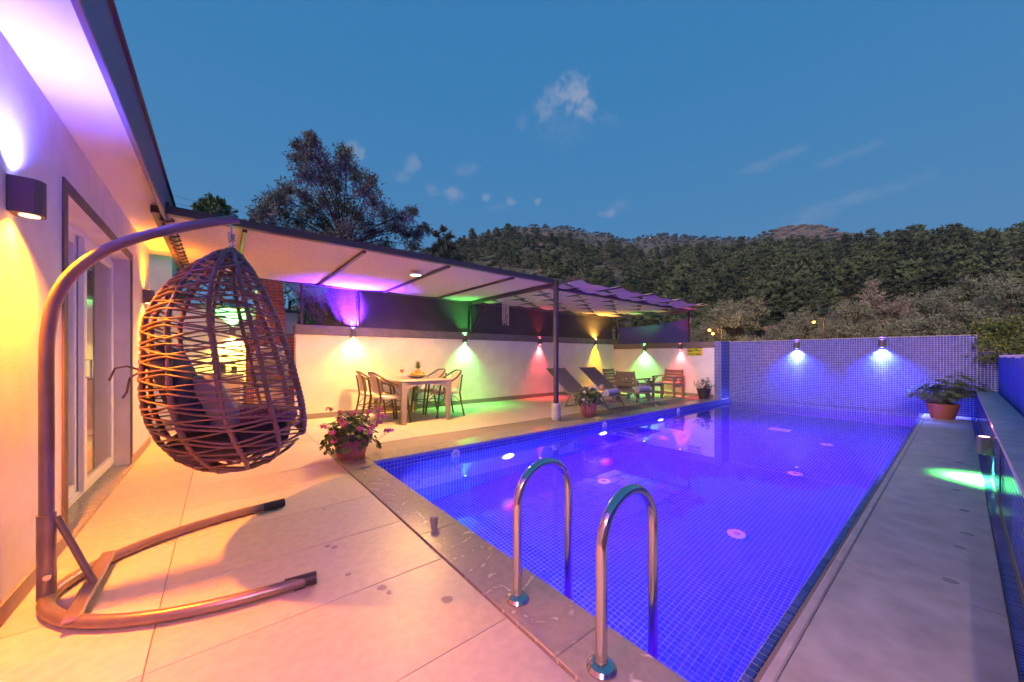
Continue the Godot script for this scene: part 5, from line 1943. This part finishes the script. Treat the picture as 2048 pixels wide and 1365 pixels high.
func pots() -> void:
	var b: MB
	var pot: Node3D
	mat("stem_green", lin(0.10, 0.13, 0.04), 0.7)
	# geraniums in a square ribbed planter
	var p := thing("geranium_planter", "square ribbed terracotta planter of pink geraniums on the corner of the coping", "potted plant", Vector3(-4.30, 0.013, -1.13))
	b = MB.new()
	var h := 0.27
	var r0 := 0.115
	var r1 := 0.155
	for side in 4:
		var bs := Basis(Vector3.UP, PI / 2 * side)
		var n := 17
		for k in n:
			var f0 := -1.0 + 2.0 * k / n
			var f1 := -1.0 + 2.0 * (k + 1) / n
			var fm := (f0 + f1) / 2.0
			var deep := 0.004 if k > 0 and k < n - 1 else 0.0
			for seg in [[f0, fm, 0.0, -deep], [fm, f1, -deep, 0.0]]:
				var c := []
				for e in [[seg[0], 0.0, seg[2]], [seg[1], 0.0, seg[3]], [seg[1], 1.0, seg[3]], [seg[0], 1.0, seg[2]]]:
					var rr := lerpf(r0, r1, pow(e[1], 0.8))
					c.append(bs * Vector3(e[0] * rr, e[1] * (h - 0.035), rr + e[2]))
				b.quad(c[0], c[1], c[2], c[3], bs * Vector3(0, 0, 1))
	b.box(Vector3(0, 0.004, 0), Vector3(r0 * 2.0, 0.006, r0 * 2.0))
	pot = obj("pot", b.mesh(), M.terracotta, p)
	b = MB.new()
	for side in 4:
		var bs := Basis(Vector3.UP, PI / 2 * side)
		b.box(bs * Vector3(0, h - 0.018, 0.157), Vector3(0.325, 0.036, 0.018), 0.004, bs)
	obj("pot_rim", b.mesh(), M.terracotta, pot)
	obj("soil", boxm(Vector3(0, h - 0.05, 0), Vector3(0.29, 0.02, 0.29)), M.soil, p)
	b = MB.new()
	b.use_col = true
	var ends := []
	for k in 360:
		var d := rdir()
		d.y = absf(d.y)
		var rr := pow(rnd(0.2, 1.0), 0.6)
		var q := Vector3(d.x * 0.30, 0.0, d.z * 0.33) * rr + Vector3(0, h - 0.05 + d.y * 0.29 * rr + 0.01, 0)
		q.y -= 0.12 * maxf(0.0, Vector2(q.x, q.z).length() - 0.18) / 0.1
		var kk := rnd(0.6, 1.3)
		b.col = Color(0.055 * kk, 0.10 * kk, 0.022 * kk)
		_round_leaf(b, q, (d + Vector3(0, 0.5, 0) + rdir() * 0.6).normalized(), rnd(0.022, 0.042))
		if k % 9 == 0:
			ends.append(q)
	obj("foliage", b.mesh(), M.leaves, p)
	b = MB.new()
	_stems(b, Vector3(0, h - 0.05, 0), ends, 0.004)
	obj("stems", b.mesh(), M.stem_green, p)
	mat("pink_petal", lin(0.62, 0.13, 0.28), 0.7)
	M.pink_petal.backlight_enabled = true
	M.pink_petal.backlight = Color(0.5, 0.2, 0.3)
	# heads at z (across) and height, pushed toward the open side
	var heads := [[0.26, 0.38], [0.20, 0.31], [0.17, 0.20], [0.05, 0.21], [0.10, 0.38], [0.12, 0.42], [0.0, 0.48], [-0.13, 0.48], [-0.23, 0.50], [-0.20, 0.43], [-0.26, 0.42], [-0.20, 0.36], [-0.03, 0.32], [-0.14, 0.32], [-0.12, 0.25], [-0.28, 0.25], [-0.33, 0.24], [0.05, 0.45], [-0.05, 0.40], [0.15, 0.50]]
	for k in heads.size():
		var fb := MB.new()
		var at := Vector3(0.25 - absf(heads[k][1] - 0.33) * 0.7 + rnd(-0.03, 0.03), heads[k][1] + 0.03, heads[k][0] * 1.2)
		if k > 16:
			at.x = -0.18
		for j in 46:
			var d := rdir()
			d.y = d.y * 0.5 + 0.35
			d = d.normalized()
			var c := at + d * rnd(0.022, 0.044)
			var sd := d.cross(rdir()).normalized()
			fb.leaf(c - sd.cross(d) * 0.009, sd.cross(d).normalized(), sd, 0.022, 0.018)
		fb.tube([Vector3(at.x * 0.5, at.y - 0.13, at.z * 0.6), at], 0.0025, 4, false)
		obj("flower_head", fb.mesh(), M.pink_petal, p)

	# round fluted pot by the loungers
	p = thing("fluted_pot", "round fluted terracotta pot of green and white flowers at the pool's edge", "potted plant", Vector3(-4.43, 0.0, -5.42))
	b = MB.new()
	b.lathe([Vector2(0.0001, 0.0), Vector2(0.085, 0.0), Vector2(0.105, 0.03), Vector2(0.15, 0.10), Vector2(0.165, 0.17), Vector2(0.17, 0.24)], 64, Vector3.ZERO, 16, 0.10)
	pot = obj("pot", b.mesh(), M.terracotta, p)
	b = MB.new()
	b.lathe([Vector2(0.165, 0.235), Vector2(0.195, 0.24), Vector2(0.20, 0.25), Vector2(0.20, 0.278), Vector2(0.175, 0.282), Vector2(0.165, 0.24), Vector2(0.0001, 0.24)], 36)
	obj("pot_rim", b.mesh(), M.terracotta, pot)
	b = MB.new()
	b.use_col = true
	ends = []
	for k in 420:
		var d := rdir()
		d.y = absf(d.y)
		var rr := pow(rnd(0.15, 1.0), 0.6)
		var q := Vector3(d.x * 0.29 * rr, 0.25 + d.y * 0.34 * rr, d.z * 0.29 * rr)
		var kk := rnd(0.7, 1.5)
		b.col = Color(0.075 * kk, 0.115 * kk, 0.025 * kk)
		_round_leaf(b, q, (d + Vector3(0, 0.5, 0) + rdir() * 0.7).normalized(), rnd(0.02, 0.038))
		if k % 10 == 0:
			ends.append(q)
	obj("foliage", b.mesh(), M.leaves, p)
	b = MB.new()
	_stems(b, Vector3(0, 0.25, 0), ends, 0.004)
	obj("stems", b.mesh(), M.stem_green, p)
	mat("white_petal", lin(0.70, 0.62, 0.58), 0.7)
	for q in [[0.27, 0.50], [0.20, 0.30], [-0.05, 0.56], [-0.02, 0.60], [-0.12, 0.52], [0.10, 0.57], [-0.22, 0.44], [-0.28, 0.40], [0.30, 0.36]]:
		var fb := MB.new()
		var at := Vector3(0.14, q[1], q[0])
		for j in 26:
			var d := rdir()
			d.y = d.y * 0.5 + 0.3
			d = d.normalized()
			var sd := d.cross(rdir()).normalized()
			fb.leaf(at + d * 0.024, sd.cross(d).normalized(), sd, 0.02, 0.016)
		fb.tube([Vector3(at.x * 0.5, at.y - 0.12, at.z * 0.6), at], 0.0025, 4, false)
		obj("flower_head", fb.mesh(), M.white_petal, p)

	# black pot in the corner
	p = thing("black_planter", "tapered black pot with a small white-flowered shrub beside the mosaic pillar", "potted plant", Vector3(-4.33, 0.0, -10.12))
	b = MB.new()
	b.lathe([Vector2(0.0001, 0.0), Vector2(0.115, 0.0), Vector2(0.165, 0.24), Vector2(0.178, 0.245), Vector2(0.18, 0.27), Vector2(0.168, 0.27), Vector2(0.16, 0.235), Vector2(0.0001, 0.235)], 32)
	obj("pot", b.mesh(), M.black_pot, p)
	b = MB.new()
	b.use_col = true
	ends = []
	for k in 40:
		var d := rdir()
		d.y = absf(d.y) + 0.25
		d = d.normalized()
		ends.append(Vector3(0, 0.23, 0) + Vector3(d.x * 0.26, d.y * 0.34, d.z * 0.26) * rnd(0.5, 1.05))
	for e in ends:
		for j in 11:
			var d := rdir()
			var kk := rnd(0.6, 1.3)
			b.col = Color(0.06 * kk, 0.085 * kk, 0.035 * kk)
			b.leaf(e + rdir() * rnd(0.0, 0.05), d, d.cross(rdir()).normalized(), rnd(0.03, 0.05), 0.018)
	obj("foliage", b.mesh(), M.leaves, p)
	b = MB.new()
	_stems(b, Vector3(0, 0.23, 0), ends, 0.003)
	obj("stems", b.mesh(), M.bark, p)
	for k in 7:
		var fb := MB.new()
		var at := Vector3(rnd(-0.12, 0.12), rnd(0.32, 0.48), rnd(0.05, 0.2))
		for j in 8:
			var a := TAU * j / 8.0
			var d := Vector3(cos(a), sin(a), 0.4).normalized()
			fb.leaf(at, d, d.cross(Vector3(0, 0, 1)).normalized(), 0.028, 0.016)
		obj("flower_head", fb.mesh(), M.white_petal, p)

	# umbrella plant in the big pot at the end of the side terrace
	p = thing("umbrella_plant", "sprawling green umbrella plant in a wide terracotta pot before the mosaic wall", "potted plant", Vector3(-0.20, 0.002, -10.36))
	b = MB.new()
	b.lathe([Vector2(0.0001, 0.0), Vector2(0.145, 0.0), Vector2(0.205, 0.24), Vector2(0.21, 0.245), Vector2(0.214, 0.275), Vector2(0.20, 0.278), Vector2(0.19, 0.24), Vector2(0.0001, 0.235)], 36)
	pot = obj("pot", b.mesh(), M.terracotta, p)
	b = MB.new()
	b.use_col = true
	ends = []
	for k in 200:
		var d := rdir()
		d.y = absf(d.y) * 0.8 + 0.05
		var q := Vector3(d.x * 0.54, 0.34 + d.y * 0.52, d.z * 0.34)
		q = Vector3(0, 0.30, 0).lerp(q, pow(rnd(0.25, 1.0), 0.6))
		q += Vector3(0.04, 0, 0)
		if q.x > 0.15:
			q.y += 0.10
		ends.append(q)
		var axis := (d + Vector3(0, 0.7, 0)).normalized()
		var s := axis.cross(rdir()).normalized()
		var t := axis.cross(s)
		var kk := rnd(0.55, 1.35)
		b.col = Color(0.07 * kk, 0.105 * kk, 0.028 * kk)
		for j in 7:
			var a := TAU * j / 7.0
			var dir := (s * cos(a) + t * sin(a) - axis * 0.25).normalized()
			b.leaf(q, dir, dir.cross(axis).normalized(), rnd(0.05, 0.085), rnd(0.022, 0.032))
	obj("foliage", b.mesh(), M.leaves, p)
	b = MB.new()
	_stems(b, Vector3(0, 0.23, 0), ends.slice(0, 70), 0.005)
	obj("stems", b.mesh(), M.stem_green, p)

# ---------------------------------------------------------------- small things
func small_things() -> void:
	var s := thing("notice_board", "yellow notice board with dark print on the cream end wall", "sign", Vector3(-4.72, 1.295, -10.443))
	mat("sign_yellow", lin(0.62, 0.46, 0.02), 0.5)
	mat("sign_black", lin(0.03, 0.03, 0.03), 0.6)
	mat("sign_green", lin(0.10, 0.45, 0.03), 0.6)
	obj("board", boxm(Vector3.ZERO, Vector3(0.42, 0.26, 0.006), 0.001), M.sign_yellow, s)
	obj("header_band", boxm(Vector3(0, 0.10, 0.0045), Vector3(0.41, 0.045, 0.002)), M.sign_black, s)
	var print_ := MB.new()
	for q in [[-0.12, 0.10, 0.012, 0.028], [-0.09, 0.10, 0.016, 0.028], [-0.06, 0.10, 0.012, 0.028], [-0.03, 0.10, 0.016, 0.028], [0.0, 0.10, 0.014, 0.028], [0.03, 0.10, 0.012, 0.028], [0.06, 0.10, 0.016, 0.028], [0.09, 0.10, 0.012, 0.028]]:
		print_.box(Vector3(q[0], q[1], 0.0065), Vector3(q[2], q[3], 0.002))
	obj("header_print", print_.mesh(), M.sign_yellow, s)
	print_ = MB.new()
	for q in [[-0.12, 0.02, 0.14, 0.018], [-0.12, -0.01, 0.12, 0.018], [0.12, 0.01, 0.12, 0.02], [0.11, -0.085, 0.11, 0.03], [-0.13, -0.07, 0.10, 0.012]]:
		print_.box(Vector3(q[0], q[1], 0.0045), Vector3(q[2], q[3], 0.002))
	obj("print_lines", print_.mesh(), M.sign_black, s)
	print_ = MB.new()
	print_.box(Vector3(0.02, 0.03, 0.005), Vector3(0.16, 0.05, 0.002), 0.0, Basis(Vector3(0, 0, 1), 0.35))
	print_.box(Vector3(-0.06, -0.08, 0.005), Vector3(0.18, 0.04, 0.002), 0.0, Basis(Vector3(0, 0, 1), 0.12))
	obj("green_mark", print_.mesh(), M.sign_green, s)
	# drops of water on the paving
	var m := mat("wet", lin(0.33, 0.30, 0.28), 0.08)
	var k := 0
	for q in [[-2.40, -0.50, 0.028], [-2.36, -0.53, 0.03], [-2.02, -0.52, 0.026], [-1.80, -0.62, 0.04], [-1.74, -0.64, 0.03], [-1.52, -0.83, 0.045], [-3.0, -0.60, 0.02], [-0.02, -4.9, 0.04], [0.02, -4.3, 0.045], [0.03, -3.75, 0.05], [0.0, -3.45, 0.04], [-0.03, -2.9, 0.05], [0.0, -6.2, 0.05]]:
		var b := MB.new()
		var n := 16
		var rr := []
		for j in n:
			rr.append(q[2] * 0.62 * rnd(0.88, 1.1))
		for j in n:
			var a := TAU * j / n
			var c := TAU * (j + 1) / n
			b.tri(Vector3(0, 0.0012, 0), Vector3(cos(a) * rr[j], 0.0004, sin(a) * rr[j]), Vector3(cos(c) * rr[(j + 1) % n], 0.0004, sin(c) * rr[(j + 1) % n]), Vector3.UP)
		var o := obj("water_spot", b.mesh(), m, self, Vector3(q[0], 0.0008 if q[1] > -1.0 else 0.003, q[1]))
		tag(o, "small dark water spot on the pale paving by the swing" if k < 7 else "small dark water spot on the narrow side terrace", "water spot", "spots by the swing" if k < 7 else "spots on the side terrace")
		k += 1
	# overhead cables behind the pergola
	for j in 4:
		var b := MB.new()
		var a0 := ray(250, [366, 380, 394, 408][j]) * 26.0
		var a1 := ray(760, [470, 482, 492, 504][j]) * 34.0
		var pts := []
		for i in 13:
			var f := i / 12.0
			pts.append(a0.lerp(a1, f) + Vector3(0, 1.15 - 0.5 * sin(PI * f), 0))
		b.tube(pts, 0.011, 4)
		var o := obj("power_cable", b.mesh(), M.black_pot, self)
		tag(o, "thin dark overhead cable running behind the pergola and the big tree", "cable", "overhead cables")
	# street lamps and a cottage beyond the garden
	var amber := lin(1.0, 0.42, 0.05)
	var lg := glow("street_glow", lin(1.0, 0.36, 0.03), 7.0)
	for q in [[1419, 661, 12.5, "amber street lamp beyond the corner of the garden, beside the pergola's end post", 1.6], [1426, 668, 13.0, "second amber street lamp just under another beyond the garden corner", 1.0], [1628, 645, 13.2, "amber street lamp among the olive trees behind the mosaic wall", 1.6], [1300, 476, 560.0, "tiny amber lamp far up on the mountain", 30.0]]:
		var at: Vector3 = ray(q[0], q[1]) * q[2] + Vector3(0, 1.15, 0)
		var sc: float = 1.0 if q[2] < 100.0 else 9.0
		var t := thing("street_lamp", q[3], "street lamp", at, 0.0, "amber street lamps")
		var b := MB.new()
		b.tube([Vector3(0.3 * sc, -2.3 * sc if q[2] < 100.0 else -18.0, 0), Vector3(0.3 * sc, 0.15 * sc, 0)], 0.022 * sc, 6)
		obj("pole", b.mesh(), M.dark_steel, t)
		b = MB.new()
		b.tube([Vector3(0.3 * sc, 0.15 * sc, 0), Vector3(0, 0.12 * sc, 0)], 0.016 * sc, 6)
		b.box(Vector3(0, 0.075 * sc, 0), Vector3(0.13, 0.03, 0.08) * sc)
		obj("lamp_head", b.mesh(), M.dark_steel, t)
		b = MB.new()
		b.ball(Vector3(0, 0, 0), Vector3(0.05, 0.045, 0.05) * sc, 10, 6)
		obj("lamp_bulb", b.mesh(), lg, t)
		var o := OmniLight3D.new()
		o.name = "street_lamp_light"
		add_child(o, true)
		o.position = at
		o.light_color = amber
		o.light_energy = q[4]
		o.light_size = 0.05 * sc
		o.omni_range = 40.0
		o.omni_attenuation = 2.0
		o.shadow_enabled = true
	var hs := thing("cottage", "small plastered cottage with a tiled roof beyond the mosaic wall", "house", ray(1572, 662) * 36.0 + Vector3(0, -1.4, 0), 0.4)
	obj("wall", boxm(Vector3(0, 1.2, 0), Vector3(3.2, 2.4, 3.0)), M.terracotta, hs)
	var rb := MB.new()
	rb.quad(Vector3(-1.8, 2.4, 1.7), Vector3(1.8, 2.4, 1.7), Vector3(1.8, 3.1, 0), Vector3(-1.8, 3.1, 0), Vector3(0, 1, 1))
	rb.quad(Vector3(-1.8, 2.4, -1.7), Vector3(1.8, 2.4, -1.7), Vector3(1.8, 3.1, 0), Vector3(-1.8, 3.1, 0), Vector3(0, 1, -1))
	obj("roof", rb.mesh(), M.brick_0, hs)

func ray(u: float, v: float) -> Vector3:
	# direction of a sight line from the terrace, one metre forward
	return FWD + RGT * ((u - 1024.0) / 722.0) + Vector3(0, (713.0 - v) / 722.0, 0)

# ---------------------------------------------------------------- trees
func _clump(b: MB, c: Vector3, r: float, count: int, ll: float, lw: float, col: Color, up: float) -> void:
	# twigs that fan out from a clump's heart, with leaves along them
	var twigs := maxi(3, count / 16)
	for k in twigs:
		var d := (rdir() + Vector3(0, up, 0)).normalized()
		var tip := c + d * r * rnd(0.6, 1.15)
		var tone := rnd(0.65, 1.35)
		for j in count / twigs:
			var f := pow(rnd(0.0, 1.0), 0.7)
			var q := c.lerp(tip, f) + rdir() * r * 0.13
			var dir := (d * 0.7 + rdir()).normalized()
			var kk := tone * rnd(0.8, 1.2)
			b.col = Color(col.r * kk, col.g * kk, col.b * kk)
			b.leaf(q, dir, dir.cross(rdir()).normalized(), ll * rnd(0.7, 1.25), lw * rnd(0.7, 1.25))

func tree(called: String, label: String, foot: Vector3, clumps: Array, count: int, ll: float, lw: float, col: Color, up: float, trunk_r: float, group := "") -> Node3D:
	# clumps: [place relative to the foot, radius]
	var t := thing(called, label, "tree", foot, 0.0, group)
	var lo := 1e9
	var mid := Vector3.ZERO
	for c in clumps:
		lo = minf(lo, c[0].y)
		mid += c[0]
	mid /= clumps.size()
	var fork := Vector3(mid.x * 0.35, maxf(0.6, lerpf(lo, mid.y, 0.2)), mid.z * 0.35)
	var b := MB.new()
	b.tube([Vector3(0, -0.2, 0), Vector3(mid.x * 0.1 + 0.05, fork.y * 0.5, mid.z * 0.1), fork], [trunk_r * 1.25, trunk_r, trunk_r * 0.8], 8)
	obj("trunk", b.mesh(), M.bark, t)
	b = MB.new()
	for c in clumps:
		var e: Vector3 = c[0]
		var m1 := fork.lerp(e, 0.45) + Vector3(rnd(-0.15, 0.15), 0.12 * e.distance_to(fork), rnd(-0.15, 0.15))
		b.tube([fork, m1, e + Vector3(0, c[1] * 0.4, 0)], [trunk_r * 0.42, trunk_r * 0.24, trunk_r * 0.08], 5, false)
		for j in 4:
			var d := (rdir() + Vector3(0, up, 0)).normalized()
			b.tube([e, e + d * c[1]], [trunk_r * 0.09, trunk_r * 0.03], 4, false)
	obj("limbs", b.mesh(), M.bark, t)
	b = MB.new()
	b.use_col = true
	for c in clumps:
		_clump(b, c[0], c[1], int(count * clampf(c[1] / 0.45, 0.5, 1.6)), ll, lw, col, up)
	obj("crown", b.mesh(), M.leaves, t)
	return t

func trees() -> void:
	# the big loose tree behind the dining wall
	var foot := Vector3(-10.6, 0, -2.7)
	var cl := []
	for q in [[622, 292, 20], [628, 322, 26], [600, 318, 22], [655, 338, 28], [688, 308, 18], [694, 338, 26], [640, 362, 30], [612, 352, 22], [672, 380, 30], [708, 358, 22], [740, 366, 22], [728, 388, 26], [650, 410, 30], [606, 398, 22], [622, 428, 28], [690, 420, 30], [748, 408, 24], [770, 432, 26], [720, 440, 30], [575, 384, 18], [558, 402, 20], [545, 412, 22], [530, 430, 22], [515, 440, 18], [565, 432, 26], [596, 450, 26], [650, 455, 30], [690, 470, 30], [740, 470, 30], [784, 460, 26], [804, 440, 20], [822, 428, 16], [812, 472, 24], [835, 470, 20], [850, 458, 14], [600, 482, 24], [640, 490, 28], [720, 500, 28], [770, 500, 26], [540, 460, 20], [825, 500, 22], [680, 512, 28], [560, 480, 22], [620, 275, 9], [596, 294, 10]]:
		var x := -10.6 + rnd(-1.0, 1.0)
		var d := ray(q[0], q[1])
		var p := d * (x / d.x) + Vector3(0, 1.15, 0)
		cl.append([p - foot, q[2] * 10.5 / 722.0 * 1.12])
	tree("broad_tree", "large loose-crowned tree standing behind the dining wall, touched by blue light", foot, cl, 900, 0.078, 0.028, Color(0.115, 0.13, 0.082), 0.4, 0.065)
	# slender shoots beside it and a small tree past the villa
	foot = Vector3(-11.2, 0, -6.3)
	cl = []
	for q in [[872, 472, 10], [886, 462, 9], [897, 478, 14], [880, 492, 16], [905, 500, 16], [868, 505, 16], [892, 520, 20], [860, 525, 18], [915, 525, 16]]:
		var d := ray(q[0], q[1])
		cl.append([d * (-11.2 / d.x) + Vector3(0, 1.15, 0) - foot, q[2] * 12.0 / 722.0])
	tree("slender_tree", "small slender tree with upright shoots at the end of the shade cloth", foot, cl, 380, 0.1, 0.04, Color(0.12, 0.13, 0.085), 1.0, 0.05)
	foot = Vector3(-15.0, 0, 0.2)
	cl = []
	for q in [[432, 408, 14], [412, 412, 12], [398, 420, 10], [445, 415, 12], [425, 430, 18], [455, 432, 14]]:
		var d := ray(q[0], q[1])
		cl.append([d * (-15.0 / d.x) + Vector3(0, 1.15, 0) - foot, q[2] * 14.5 / 722.0])
	tree("young_tree", "young green tree top showing above the pergola by the cables", foot, cl, 420, 0.12, 0.05, Color(0.12, 0.18, 0.08), 0.4, 0.07)
	# olive trees behind the mosaic wall
	var olives := [[1475, 606, 15.0, 1.35, "silvery olive tree beside the street lamps behind the end of the cream wall"], [1600, 632, 17.0, 1.25, "low olive tree behind the mosaic wall, around an amber lamp"], [1700, 618, 15.5, 1.1, "low grey olive bush behind the mosaic wall between two taller olives"], [1768, 572, 16.0, 1.75, "pinkish-grey olive tree rising behind the mosaic wall's middle"], [1868, 590, 15.0, 1.7, "feathery olive tree behind the mosaic wall next to the tallest one"], [1945, 566, 16.5, 1.9, "tall pale olive tree behind the end of the mosaic wall"], [2045, 560, 15.0, 2.0, "pale olive tree rising over the climbing shrub and blue screen"], [1330, 662, 17.0, 1.1, "dull green olive behind the blue tarpaulin"], [1420, 650, 19.0, 1.2, "small olive tree lit amber behind the pergola's corner"], [1550, 650, 21.0, 1.3, "small dim olive tree behind the mosaic wall's first lamp"], [1830, 640, 13.5, 1.2, "short olive bush close behind the mosaic wall"], [2160, 600, 14.0, 1.9, "olive tree standing beyond the blue screen fence"]]
	for q in olives:
		var d := ray(q[0], 713)
		foot = d * q[2]
		foot.y = -0.05
		var top: float = 1.35 + (713.0 - q[1]) / 722.0 * q[2] * 1.12
		cl = []
		var R: float = q[3] * 1.1
		for k in 30:
			var dd := rdir()
			var hgt := top - 0.5
			var p := Vector3(dd.x * R, 0, dd.z * R) * rnd(0.35, 1.0)
			var yy := lerpf(0.8, hgt, rnd(0.15, 1.0))
			var fall := sqrt(clampf(1.0 - pow((yy - hgt * 0.55) / (hgt * 0.5), 2.0), 0.15, 1.0))
			cl.append([Vector3(p.x * fall, yy, p.z * fall), rnd(0.35, 0.6)])
		var pink: bool = q[0] == 1768
		tree("olive_tree", q[4], foot, cl, 330, 0.11, 0.036, Color(0.30, 0.265, 0.23) if pink else Color(0.205, 0.24, 0.185), 0.35, 0.13, "olive trees behind the walls")
	# climbing shrub behind the blue screen
	var t := thing("climbing_shrub", "dense dark green climbing shrub spilling over the blue screen", "shrub", Vector3(0.72, 0, -11.75))
	var b := MB.new()
	b.tube([Vector3(0, 0, 0), Vector3(0.05, 0.7, 0.05), Vector3(0, 1.3, 0)], [0.05, 0.04, 0.03], 6)
	obj("trunk", b.mesh(), M.bark, t)
	b = MB.new()
	b.use_col = true
	for k in 150:
		var p := Vector3(rnd(-0.55, 1.1), rnd(0.85, 1.85), rnd(-0.5, 0.42))
		if p.x < -0.25:
			p.y = minf(p.y, 1.75)
		if k % 6 == 0:
			p = Vector3(rnd(-0.5, 0.2), rnd(1.05, 1.5), rnd(0.75, 0.95))
		var tone := rnd(0.7, 1.4)
		for j in 24:
			var d := (rdir() + Vector3(-0.3, -0.15, 0.4)).normalized()
			var kk := tone * rnd(0.75, 1.25)
			b.col = Color(0.10 * kk, 0.14 * kk, 0.035 * kk) if j % 7 > 0 else Color(0.17 * kk, 0.19 * kk, 0.03)
			b.leaf(p + rdir() * rnd(0.03, 0.2), d, d.cross(rdir()).normalized(), rnd(0.06, 0.11), rnd(0.03, 0.05))
	obj("foliage", b.mesh(), M.leaves, t)
	# hedge behind the kitchen
	t = thing("hedge", "clipped green hedge behind the brick barbecue", "hedge", Vector3(-9.5, 0, -0.6))
	b = MB.new()
	for k in 5:
		b.tube([Vector3(0, 0, -1.2 + 0.6 * k), Vector3(rnd(-0.1, 0.1), 2.4, -1.2 + 0.6 * k)], 0.03, 5)
	obj("stems", b.mesh(), M.bark, t)
	b = MB.new()
	b.use_col = true
	for k in 230:
		var p := Vector3(rnd(-0.35, 0.4), rnd(1.2, 2.85), rnd(-2.2, 1.4))
		_clump(b, p, 0.22, 40, 0.06, 0.032, Color(0.06, 0.10, 0.03), 0.3)
	obj("foliage", b.mesh(), M.leaves, t)
